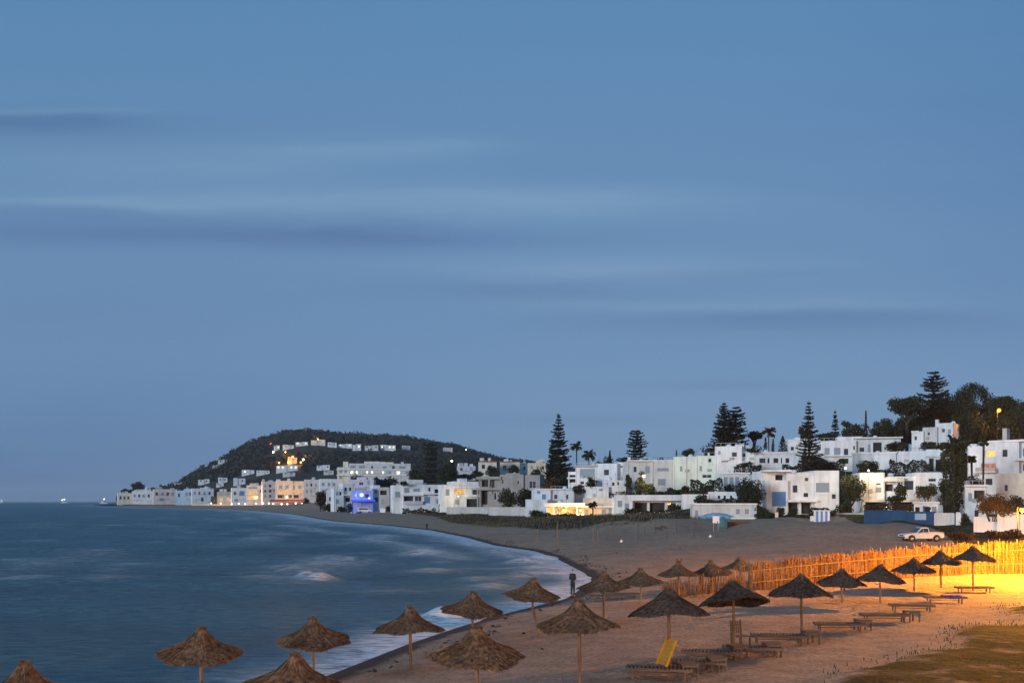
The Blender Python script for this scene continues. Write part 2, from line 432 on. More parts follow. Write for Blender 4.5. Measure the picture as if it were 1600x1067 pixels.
# ------------------------------------------------------------------ buildings
# each: name, label, depth Y, ground row yb, yaw jitter (deg), wall, blocks [(x0,x1,ytop,dy,depth[,wall])], openings [(x0,x1,y0,y1,kind)], extra boxes [(name,x0,x1,y0,y1,dy0,dy1,mat)]
# kinds: d glass, s closed grey shutter, b blue shutter, o dark recess, l warm lit, L gold lit, r red lit, w white lit
BLD = [
 ('villa', 'white two-storey villa with a blue shuttered ground-floor door, behind the striped beach kiosk', 205, 804, 8, 'white',
  [(1196, 1231, 750, 0, 9), (1194, 1234, 735, 3, 8), (1231, 1273, 738, 1, 11), (1273, 1311, 735, 0, 12)],
  [(1206, 1228, 768, 791, 'b'), (1217, 1230, 741, 751, 'o'), (1240, 1249, 757, 770, 'd'), (1257, 1266, 769, 777, 'd'), (1275, 1296, 754, 769, 's'), (1234, 1250, 785, 803, 'o'), (1254, 1270, 785, 803, 'o'), (1299, 1307, 771, 780, 'd'), (1259, 1266, 745, 752, 'd')],
  [('slab', 1229, 1275, 781, 784, -1.2, 1, 'white'), ('railing', 1273, 1298, 771, 773, -.15, 0, 'frame_w'), ('slab', 1193, 1235, 734, 737, -1, 3, 'white')]),
 ('house', 'white seaside house with a warm-lit corner and a brown porch, above the blue wall', 195, 806, 6, 'white',
  [(1343, 1382, 738, 0, 10), (1382, 1432, 744, 1, 9), (1432, 1473, 738, 0, 10)],
  [(1368, 1377, 754, 758, 'd'), (1368, 1377, 761, 769, 's'), (1384, 1398, 756, 767, 'o'), (1414, 1430, 750, 766, 'd'), (1450, 1463, 747, 753, 'd'), (1352, 1392, 784, 798, 'o'), (1396, 1428, 784, 798, 'o'), (1437, 1445, 760, 772, 's')],
  [('porch_roof', 1346, 1432, 780, 784, -2.5, 0, 'cream'), ('cornice', 1380, 1412, 746, 752, -.5, 1, 'shade_white'), ('column', 1344, 1348, 784, 806, -2.4, -2, 'cream')]),
 ('terrace_house', 'long low white house with sloping parapet and arched bay, above the dark terrace hedge', 236, 741, -5, 'blue_white',
  [(1330, 1400, 707, 0, 9), (1400, 1446, 705, .6, 9), (1446, 1482, 703, 0, 9)],
  [(1451, 1458, 717, 737, 'o'), (1461, 1470, 719, 737, 'o'), (1340, 1347, 718, 728, 's')],
  [('cornice', 1444, 1476, 712, 715, -.6, 0, 'white'), ('parapet', 1328, 1402, 705.5, 708, -.3, .2, 'white')]),
 ('villa', 'long white hillside villa with a row of dark windows, below the small pointed pine', 266, 738, 4, 'white',
  [(1286, 1338, 688, 0, 9), (1337, 1408, 683, 1, 9), (1312, 1352, 680, 5, 6)],
  [(1288, 1296, 699, 710, 's'), (1303, 1313, 699, 710, 's'), (1318, 1326, 700, 711, 'd'), (1333, 1336, 696, 703, 'd'), (1343, 1352, 698, 706, 'd'), (1357, 1361, 694, 710, 's'), (1365, 1379, 691, 709, 'o'), (1311, 1326, 716, 724, 'o'), (1397, 1403, 690, 697, 'd')],
  [('slab', 1286, 1340, 711.5, 713, -.8, 0, 'shade_white'), ('cornice', 1336, 1410, 683, 685, -.3, 1, 'white')]),
 ('villa', 'stepped white villa with small chimneys high under the great dark pine', 300, 708, -8, 'white',
  [(1424, 1443, 673, 0, 8), (1440, 1463, 667, 1, 8, 'shade_white'), (1461, 1486, 661, 2, 9, 'blue_white')],
  [(1428, 1433, 680, 687, 'd'), (1447, 1452, 674, 680, 'd'), (1468, 1474, 669, 676, 'd'), (1478, 1483, 671, 678, 's')],
  [('chimney', 1458, 1463, 655, 668, 2.2, 3.4, 'shade_white'), ('cornice', 1424, 1436, 672, 675, -.4, 0, 'white')]),
 ('apartment_block', 'pale apartment block with two yellow-lit windows and a reddish balcony', 190, 802, -10, 'white',
  [(1507, 1533, 694, .8, 9), (1531, 1592, 688, 0, 10), (1590, 1660, 689, 1.5, 10), (1566, 1630, 740, -3, 4, 'cream'), (1505, 1518, 690, 2, 7)],
  [(1538, 1554, 702, 713, 'L'), (1565, 1575, 701, 714, 'd'), (1593, 1604, 699, 714, 'd'), (1531, 1556, 723, 737, 'r'), (1538, 1551, 746, 758, 'd'), (1578, 1584, 757, 768, 'd'), (1513, 1521, 712, 722, 'd'), (1612, 1622, 700, 714, 'd'), (1593, 1600, 724, 736, 'd')],
  [('balcony', 1528, 1560, 735, 738, -1.6, 0, 'pink'), ('cornice', 1529, 1662, 687, 690, -.35, .2, 'white'), ('balcony_rail', 1528, 1560, 729.5, 735, -1.7, -1.55, 'grey'), ('chimney', 1554, 1561, 666, 690, 4, 5.5, 'grey'), ('balcony', 1586, 1662, 716, 720, -1, 1.5, 'blue_white')]),
 ('house', 'small white house with a dark garage doorway, between the shaggy palm and the orange bush', 166, 817, 5, 'white',
  [(1508, 1542, 758, 0, 8)], [(1513, 1519, 770, 783, 's'), (1522, 1539, 766, 783, 'o'), (1522, 1530, 796, 812, 'd')], [('slab', 1506, 1543, 757, 760, -.8, 0, 'white')]),
 ('beach_hut', 'low white hut with an arched doorway, behind the blue wall', 176, 807, 0, 'white',
  [(1428, 1466, 785, 0, 6)], [(1442, 1453, 791, 804, 'b'), (1430, 1437, 792, 806, 'o'), (1456, 1463, 791, 799, 's')], [('slab', 1426, 1468, 783.5, 786, -.6, 6, 'white')]),
 ('house', 'white flat-roofed house half hidden behind the tall tiered pine', 270, 712, 3, 'white',
  [(1229, 1257, 686, 0, 8), (1256, 1290, 689, 1, 8), (1243, 1252, 682, 3, 4)], [(1235, 1241, 697, 704, 'd'), (1276, 1284, 696, 704, 'd'), (1262, 1268, 697, 704, 's')], [('cornice', 1228, 1258, 686, 688, -.3, 0, 'white')]),
 ('house', 'white hillside house with a band of five grey windows', 237, 739, 6, 'blue_white',
  [(1181, 1252, 706, 0, 9), (1158, 1186, 700, 3, 8), (1170, 1180, 694, 5, 4)],
  [(1186, 1197, 715, 724, 'd'), (1199, 1203, 715, 724, 'd'), (1208, 1217, 715, 724, 'd'), (1220, 1222.5, 715, 724, 'd'), (1227, 1234, 715, 724, 'd'), (1163, 1169, 707, 713, 'd')],
  [('cornice', 1180, 1253, 706, 708.5, -.35, .1, 'white'), ('slab', 1160, 1186, 720, 722, 1, 3, 'white')]),
 ('tower_house', 'tall white block with one dark square window, beneath the broad twin-topped pine', 240, 744, -4, 'white',
  [(1117, 1159, 697, 0, 9), (1146, 1160, 693, 3, 5)], [(1143, 1152, 706, 714, 'd'), (1128, 1138, 719, 722, 's'), (1122, 1126, 704, 710, 's'), (1150, 1155, 725, 732, 'd')], [('cornice', 1126, 1140, 718, 719.5, -.5, 0, 'white')]),
 ('house', 'plain pale house with faint shutters, next to the yellow garden lamp', 256, 764, 5, 'shade_white',
  [(981, 1020, 720, .5, 9), (1019, 1053, 719, 0, 9)], [(1009, 1016, 728, 739, 's'), (1027, 1045, 731, 736, 's'), (1028, 1040, 748, 758, 's'), (990, 996, 728, 738, 'd')], [('cornice', 980, 1054, 718.5, 720.5, -.3, .5, 'white'), ('chimney', 984, 988, 713, 720, 3, 4, 'white')]),
 ('house', 'tall blank-walled house tinged with pale green, left of the tall white block', 252, 766, -3, 'green_white',
  [(1052, 1088, 713, .3, 9), (1088, 1117, 712, 0, 9)], [(1097, 1112, 741, 747, 'd'), (1106, 1112, 716, 723, 'd'), (1062, 1066, 728, 736, 's'), (1093, 1097, 728, 736, 's')],
  [('drainpipe', 1088.6, 1089.4, 713, 760, -.15, 0, 'shade_white'), ('drainpipe', 1072, 1072.8, 713, 762, .1, .28, 'shade_white'), ('chimney', 1104, 1107, 707, 713, 3, 4, 'white')]),
 ('house', 'ribbed white house between two clipped hedges, below the tall white block', 222, 778, 7, 'blue_white',
  [(1129, 1170, 739, 0, 9)], [(1131, 1137, 745, 761, 's'), (1140, 1146, 745, 761, 's'), (1149, 1155, 745, 761, 's'), (1160, 1165, 748, 758, 'd')], [('slab', 1128, 1171, 738, 740.5, -.5, 0, 'white'), ('railing', 1129, 1160, 766, 768, -.8, -.65, 'frame_w')]),
 ('pavilion', 'long low white pavilion with a wide flat roof above dark openings', 227, 808, 2, 'white',
  [(961, 989, 773, 0, 9), (989, 1086, 778, 2, 8)], [(992, 1012, 785, 800, 'o'), (1016, 1040, 785, 800, 'o'), (1044, 1058, 785, 800, 'd'), (965, 972, 782, 792, 's'), (976, 983, 786, 804, 's')], [('roof_slab', 984, 1090, 773, 782, -.5, 10, 'white')]),
 ('retaining_wall', 'sloping white garden wall under the clipped hedges', 213, 792, 4, 'white',
  [(1066, 1108, 772, 0, 2), (1108, 1152, 768, .3, 2)], [(1122, 1126, 774, 779, 'o'), (1131, 1135, 774, 779, 'o'), (1141, 1145, 774, 779, 'o')], []),
 ('pool_house', 'long low pale beach building behind the blue tarp', 196, 814, 3, 'shade_white',
  [(1082, 1182, 787, 0, 7)], [(1150, 1156, 795, 803, 's'), (1164, 1170, 795, 803, 's'), (1086, 1091, 797, 808, 's')], [('slab', 1081, 1183, 786, 788.5, -.4, 0, 'white')]),
 ('tall_house', 'big white house with a projecting square bay, beside the tall spire-shaped pine', 266, 770, -6, 'white',
  [(898, 933, 727, .8, 10), (931, 964, 724, 0, 11), (963, 979, 722, 1.5, 9), (884, 901, 736, 2.5, 8)],
  [(943, 952, 733, 743, 'd'), (905, 929, 732, 746, 's'), (967, 974, 727, 731, 'd'), (953, 957, 751, 757, 'd'), (886, 899, 741, 745, 'o'), (886, 899, 748, 753, 'o'), (905, 912, 751, 757, 'd'), (968, 973, 744, 752, 's')],
  [('cornice', 897, 934, 726.5, 729, -.2, .8, 'grey'), ('balcony', 884, 902, 745, 747.5, 1.2, 2.5, 'white'), ('balcony', 897, 932, 756, 758.5, -.6, .8, 'pink')]),
 ('terrace_house', 'low stepped white house with paired small windows, below the projecting square bay', 252, 770, 5, 'white',
  [(931, 951, 760, 0, 6), (949, 979, 750, 1, 7)], [(957, 962, 753, 759, 'd'), (965, 969, 752, 758, 'd'), (936, 942, 763, 767, 's')], [('step_wall', 918, 933, 765, 772, 0, 1.5, 'white')]),
 ('house', 'pale blue-white house with three small windows, above the lit restaurant', 263, 808, 4, 'blue_white',
  [(836, 861, 764, 0, 8), (860, 898, 764, .5, 8), (822, 854, 780, -2.5, 4)], [(839, 844, 767, 771, 'b'), (847, 853, 772, 780, 'b'), (866, 872, 772, 780, 'd'), (885, 889, 772, 780, 'd')], [('slab', 836, 898, 763, 765, -.4, 0, 'white')]),
 ('restaurant', 'beach restaurant with a golden-lit terrace under a white roof', 250, 808, 0, 'white',
  [(853, 912, 786, 1, 8), (911, 964, 778, .5, 9, 'peach')],
  [(855, 864, 792, 802, 'L'), (867, 870, 792, 802, 'l'), (872, 887, 792, 803, 'L'), (889, 901, 791, 803, 'l'), (903, 910, 792, 803, 'l'), (914, 919, 796, 806, 's'), (940, 947, 796, 803, 's'), (951, 956, 794, 804, 's')],
  [('terrace_roof', 850, 914, 785.5, 791, -4, 1.5, 'white'), ('column', 864.5, 866, 791, 808, -3.8, -3.4, 'white'), ('column', 901, 902.5, 791, 808, -3.8, -3.4, 'white'), ('terrace_wall', 853, 912, 803, 808, -4.2, -3.9, 'white'), ('slab', 910, 966, 790, 792.5, -1.6, .5, 'white')]),
 ('house', 'small white block at the end of the lit restaurant', 244, 808, 6, 'blue_white', [(963, 976, 778, 0, 7), (975, 990, 781, 1, 6)], [(966, 972, 785, 793, 's')], []),
 ('concrete_house', 'unfinished grey concrete house with deep slabs and bare openings', 330, 804, -6, 'concrete',
  [(747, 782, 744, 1.5, 9), (781, 818, 741, 0, 10), (817, 843, 742, .6, 9)],
  [(808, 811.5, 750, 757, 'd'), (826, 837, 751, 763, 'd'), (751, 760, 766, 788, 'o'), (770, 774.5, 769, 781, 'd'), (784, 787, 748, 756, 'd'), (787, 792, 768, 778, 'o'), (751, 766, 750, 760, 'o'), (822, 828, 770, 782, 'o')],
  [('roof_slab', 744, 783, 744.5, 748.5, -.6, 1.5, 'concrete'), ('floor_slab', 744, 786, 762, 765.5, -.8, 1.5, 'concrete'), ('column', 763, 765.5, 748.5, 762, -.4, .2, 'concrete'), ('column', 745.5, 747.5, 765, 795, -.6, 0, 'concrete'), ('parapet', 790, 812, 739, 742, .5, .8, 'concrete')]),
 ('villa', 'white villa with one orange-lit upper room, left of the bare concrete house', 345, 797, 7, 'white',
  [(693, 709, 757, .6, 8), (708, 748, 752, 0, 10), (722, 733, 747, 3, 5)], [(710, 726, 763, 773, 'l'), (738, 746, 764, 773, 'd'), (729, 747, 779, 792, 'o'), (697, 703, 764, 774, 's'), (711, 718, 780, 788, 's')], [('slab', 707, 750, 760, 762, -.8, 0, 'white'), ('balcony', 727, 750, 773, 776, -1.2, 0, 'white')]),
 ('villa', 'broad white villa with a rooftop box and long balcony, in the middle of the shore', 375, 799, 4, 'white',
  [(614, 632, 758, .7, 8), (630, 700, 757, 0, 11), (640, 663, 749, 3, 5)],
  [(632, 640, 762, 770, 's'), (646, 656, 763, 768, 's'), (669, 673, 761, 768, 'd'), (679, 694, 764, 774, 'o'), (631, 646, 775, 783, 'o'), (648, 659, 775, 783, 'd'), (663, 672, 776, 786, 'b'), (618, 626, 768, 777, 's'), (682, 690, 779, 787, 's')],
  [('balcony', 660, 697, 770, 772.5, -1.3, 0, 'white'), ('slab', 628, 662, 772, 774.5, -1, 0, 'white'), ('railing', 631, 660, 782.5, 788, -.9, -.7, 'lilac')]),
 ('house', 'grey shaded house with a dark upper loggia, beside the blue-lit venue', 400, 797, -5, 'grey', [(592, 609, 761, 0, 8), (608, 627, 764, 1, 8, 'shade_white')], [(594, 604, 766, 773, 'o'), (611, 616, 770, 777, 's'), (596, 601, 780, 788, 's'), (619, 624, 771, 777, 'd')], []),
 ('beach_venue', 'beach venue lit deep blue behind its awning', 430, 803, 3, 'grey',
  [(550, 583, 766, 0, 8), (556, 574, 761, 3, 5)], [(554, 560, 770, 777, 'd'), (570, 577, 771, 778, 'd')], [('canopy', 548, 585, 780.5, 783, -4, 0, 'stage_blue'), ('post', 549, 550, 783, 803, -3.9, -3.5, 'blue'), ('post', 583, 584, 783, 803, -3.9, -3.5, 'blue')]),
 ('house', 'pale house with rows of small windows, left of the blue-lit venue', 452, 797, 6, 'blue_white', [(522, 537, 763, 0, 8), (536, 553, 755, .8, 9)], [(525, 529, 768, 774, 's'), (530, 534, 768, 774, 'd'), (539, 543, 761, 767, 'd'), (546, 550, 761, 767, 'd'), (525, 530, 780, 787, 's'), (540, 548, 777, 784, 'o')], [('balcony', 535, 554, 772, 774, -1.2, .8, 'white')]),
 ('house', 'lilac-tinted house showing one dark window, directly above the blue-lit venue', 505, 778, -4, 'lilac', [(545, 584, 749, 0, 9), (556, 572, 745, 3, 5)], [(561, 568, 753, 758, 'd'), (549, 554, 755, 760, 's'), (574, 578, 751, 757, 's')], []),
 ('house', 'white house standing right of the blue-lit venue', 440, 798, 5, 'white', [(583, 594, 758, 0, 8)], [(585, 590, 764, 771, 's'), (585, 591, 777, 784, 'd')], []),
 ('house', 'plain white house below the hotel\'s shorter wing', 560, 786, 3, 'white', [(500, 527, 748, 0, 9)], [(503, 507, 754, 759, 's'), (512, 516, 754, 759, 's'), (520, 524, 754, 759, 's')], []),
 ('beach_house', 'small white house beside the rust-coloured tree', 470, 797, 2, 'white', [(511, 524, 771, 0, 6)], [(514, 518, 776, 783, 'd')], []),
 ('hotel', 'long cream hotel with roof boxes, standing in front of the wooded hill', 820, 770, 0, 'cream',
  [(527, 546, 730, 1.5, 14), (545, 642, 724, 0, 16), (536, 544, 721, 4, 6), (585, 593, 720.5, 4, 6), (570, 573, 721, 4, 4), (627, 631, 721, 4, 4)],
  [(548, 556, 727.5, 731.5, 's'), (561, 570, 727.5, 731.5, 's'), (580, 583, 727.5, 732, 'd'), (613, 617, 727.5, 732, 'd'), (598, 604, 728, 732, 's'), (624, 634, 728, 732, 's'), (548, 552, 736, 740, 'w'), (556, 559, 736, 740, 'w'), (572, 575, 736, 740, 'w'), (580, 583, 736, 740, 'w'), (597, 600, 736, 740, 'w'), (620, 625, 736, 740.5, 'w'), (607, 611, 736, 740, 's'), (634, 638, 736, 740, 's'), (548, 552, 744, 749, 'd'), (562, 568, 744, 749, 's'), (530, 535, 735, 739, 's'), (538, 542, 735, 739, 's'), (530, 535, 744, 748, 's')],
  [('balcony', 526, 643, 733.2, 734.4, -1, 0, 'white'), ('balcony', 526, 643, 741.8, 743, -1, 0, 'white')]),
 ('house', 'distant white house with a red-edged roof and a dark loggia', 620, 752, 3, 'cream', [(749, 776, 721, 0, 10)], [(753, 758, 726, 732, 'o'), (763, 768, 727, 734, 'd'), (762, 770, 738, 744, 's')], [('cornice', 748, 777, 720, 721.8, -.4, .3, 'tile')]),
 ('house', 'distant white house with a thin red roof edge behind a round dark tree', 640, 752, -4, 'cream', [(781, 812, 722, 0, 10), (783, 795, 721, 1, 8)], [(786, 791, 727, 733, 'd'), (798, 803, 727, 732, 's')], [('cornice', 780, 813, 720.4, 722, -.4, .3, 'tile')]),
 ('house', 'narrow distant white house on the skyline', 650, 748, 5, 'white', [(814, 826, 725, 0, 8)], [(818, 821, 729, 734, 'd')], []),
 ('house', 'distant cream house under the tail of the hill, left of the spire-shaped pine', 600, 752, 2, 'peach', [(825, 853, 723, 0, 9), (838, 846, 720, 3, 4)], [(829, 833, 728, 733, 's'), (838, 842, 728, 733, 's'), (846, 850, 728, 733, 'd')], []),
 ('house', 'low white house among dark trees, right of the hotel', 700, 752, 3, 'lilac', [(715, 743, 728, 0, 9), (726, 731, 723, 2, 4)], [(719, 723, 731, 735, 'd'), (735, 739, 731, 735, 's')], []),
 # the far shore
 ('waterfront_house', 'cream waterfront house on dark stilts at the tip of the headland', 1240, 787, 3, 'cream', [(184, 207, 770, 0, 14)], [(187, 190, 775, 780, 'd'), (193, 196, 775, 780, 'd'), (199, 202, 775, 780, 'd')], []),
 ('waterfront_house', 'white waterfront house with a small rooftop tower', 1230, 788, -3, 'white', [(206, 239, 767, 0, 15), (226, 230, 761, 3, 4), (212, 222, 764.5, 4, 6)], [(209, 212, 772, 777, 's'), (216, 219, 772, 777, 'd'), (223, 226, 772, 777, 's'), (231, 234, 772, 777, 'd')], []),
 ('waterfront_house', 'pinkish waterfront house with a square roof turret', 1180, 788, 3, 'pink', [(240, 277, 764, 0, 15), (247, 253, 760.5, 3, 5)], [(243, 247, 769, 774, 'd'), (252, 256, 769, 774, 's'), (260, 264, 769, 774, 'd'), (268, 272, 769, 774, 's'), (250, 256, 778, 783, 's')], []),
 ('waterfront_house', 'pale blue-white house between the turreted pink house and the long terrace', 1120, 789, -3, 'sky', [(274, 288, 766, 1, 12), (287, 302, 763.5, 0, 14)], [(278, 281, 771, 776, 'd'), (290, 293, 769, 774, 's'), (296, 299, 769, 774, 'd')], []),
 ('waterfront_house', 'long pale house with a row of small windows, on the far shore', 1060, 789, 4, 'blue_white', [(300, 334, 763, 0, 13), (314, 330, 761.5, 4, 6)], [(303, 306, 768, 773, 's'), (310, 313, 768, 773, 'd'), (318, 321, 768, 773, 's'), (326, 329, 768, 773, 'd'), (314, 318, 777, 783, 'd')], []),
 ('kiosk', 'small rust-red building on the far shore', 1010, 789, 2, 'brown', [(330, 343, 775, 0, 8)], [(333, 336, 779, 784, 'd')], []),
 ('waterfront_house', 'grey-roofed house with a peach-lit lower wall on the far shore', 1000, 790, -3, 'grey', [(339, 364, 768, 0, 12), (340, 364, 775, -1.5, 3, 'peach')], [(343, 346, 770, 773, 's'), (355, 358, 770, 773, 's'), (344, 348, 778, 783, 'l'), (355, 359, 778, 783, 'l')], []),
 ('waterfront_house', 'pale house with bright blue upper windows on the far shore', 960, 790, 3, 'blue_white', [(362, 386, 762, 0, 12)], [(374, 382, 767, 774, 'b'), (365, 369, 768, 773, 'd'), (366, 372, 779, 784, 's')], []),
 ('apartment_block', 'far apartment block with two long orange-lit balconies', 900, 789, -2, 'pink', [(385, 412, 758, 0, 12), (390, 402, 755, 3, 5)], [(387, 403, 766, 770.5, 'l'), (387, 403, 774, 779.5, 'l'), (406, 409, 765, 770, 'd'), (388, 402, 760.5, 763.5, 's')], [('balcony', 385, 404, 770.7, 772, -1.2, 0, 'white'), ('balcony', 385, 404, 779.6, 781, -1.2, 0, 'white')]),
 ('apartment_block', 'far grey-white block with three rows of small windows', 870, 789, 4, 'pink', [(410, 432, 752, 0, 12)], [(413, 416, 757, 761, 's'), (420, 424, 757, 761, 'd'), (413, 416, 765, 769, 'd'), (420, 424, 765, 769, 'd'), (413, 416, 773, 777, 's'), (420, 424, 773, 777, 'd'), (427, 430, 765, 769, 's')], []),
 ('hotel', 'far peach hotel with gold-lit middle floors, above the red awning', 830, 790, 2, 'peach',
  [(431, 458, 751, 0, 13), (457, 475, 751.5, .7, 13)], [(436, 441, 758, 763, 's'), (446, 451, 758, 763, 's'), (456, 461, 758, 763, 's'), (466, 471, 758, 763, 's'), (436, 441, 765, 770, 'l'), (446, 451, 765, 770, 'l'), (458, 462, 765, 770, 'l'), (466, 471, 765, 770, 'l'), (434, 444, 773, 778, 'd'), (447, 456, 773, 778, 'd'), (459, 467, 773, 778, 'd'), (434, 473, 780, 784, 'l')], [('balcony', 430, 476, 771, 772.3, -1.2, 0, 'cream')]),
 ('apartment_block', 'far pale block standing over the rust-coloured tree', 760, 789, -4, 'pink', [(475, 499, 749, 0, 12)], [(478, 481, 755, 760, 's'), (485, 488, 755, 760, 'd'), (492, 495, 755, 760, 's'), (478, 481, 765, 770, 's'), (485, 488, 765, 770, 's')], []),
]
for r in BLD:
    xs = [b[0] for b in r[6]] + [b[1] for b in r[6]]
    if r[0] in ('tall_house',) or 'low stepped' in r[1]:
        continue
    ctrl((min(xs) + max(xs)) / 2, r[3], r[2])
    if r[2] < 700:
        ctrl((min(xs) + max(xs)) / 2, r[3] - 1, r[2] + 8)
OPEN = {'d': ('window', 'glass', .18), 's': ('shutter', 'shut_g', .1), 'b': ('shutter', 'shut_b', .1), 'o': ('doorway', 'dark', 1.0), 'l': ('window', 'lit_warm', .25), 'L': ('window', 'lit_gold', .35), 'r': ('window', 'lit_red', .8), 'w': ('window', 'lit_white', .25)}  # doorway: near-black recess backs, their shade painted into the colour


def facade_block(mb, roof, x0, x1, y0, y1, z0, z1, holes):
    """hollow-topped block whose front has real openings (x0,x1,z0,z1,depth)"""
    xs = sorted({x0, x1} | {h[0] for h in holes} | {h[1] for h in holes})
    zs = sorted({z0, z1} | {h[2] for h in holes} | {h[3] for h in holes})
    for a, b in zip(xs[:-1], xs[1:]):
        for c, d in zip(zs[:-1], zs[1:]):
            mx, mz = (a + b) / 2, (c + d) / 2
            if any(h[0] < mx < h[1] and h[2] < mz < h[3] for h in holes):
                continue
            mb.add([(a, y0, c), (b, y0, c), (b, y0, d), (a, y0, d)], [(0, 1, 2, 3)])
    for a, b, c, d, e in holes:
        yb = y0 + e
        mb.add([(a, y0, c), (b, y0, c), (b, y0, d), (a, y0, d), (a, yb, c), (b, yb, c), (b, yb, d), (a, yb, d)],
               [(0, 4, 5, 1), (1, 5, 6, 2), (2, 6, 7, 3), (3, 7, 4, 0), (4, 7, 6, 5)])
    t, q = .3, .45
    mb.add([(x0, y0, z0), (x1, y0, z0), (x1, y1, z0), (x0, y1, z0), (x0, y0, z1), (x1, y0, z1), (x1, y1, z1), (x0, y1, z1),
            (x0 + t, y0 + t, z1), (x1 - t, y0 + t, z1), (x1 - t, y1 - t, z1), (x0 + t, y1 - t, z1),
            (x0 + t, y0 + t, z1 - q), (x1 - t, y0 + t, z1 - q), (x1 - t, y1 - t, z1 - q), (x0 + t, y1 - t, z1 - q)],
           [(1, 2, 6, 5), (2, 3, 7, 6), (3, 0, 4, 7), (4, 5, 9, 8), (5, 6, 10, 9), (6, 7, 11, 10), (7, 4, 8, 11), (8, 9, 13, 12), (9, 10, 14, 13), (10, 11, 15, 14), (11, 8, 12, 15)])
    roof.add([(x0 + t, y0 + t, z1 - q), (x1 - t, y0 + t, z1 - q), (x1 - t, y1 - t, z1 - q), (x0 + t, y1 - t, z1 - q)], [(0, 1, 2, 3)])


def raw(mb, name, mat, parent):
    me = bpy.data.meshes.new(name)
    me.from_pydata(mb.v, [], mb.f)
    return link(name, me, mat, parent)


SHORE_GROUP = 'white houses along the shore'
HOUSES = {}


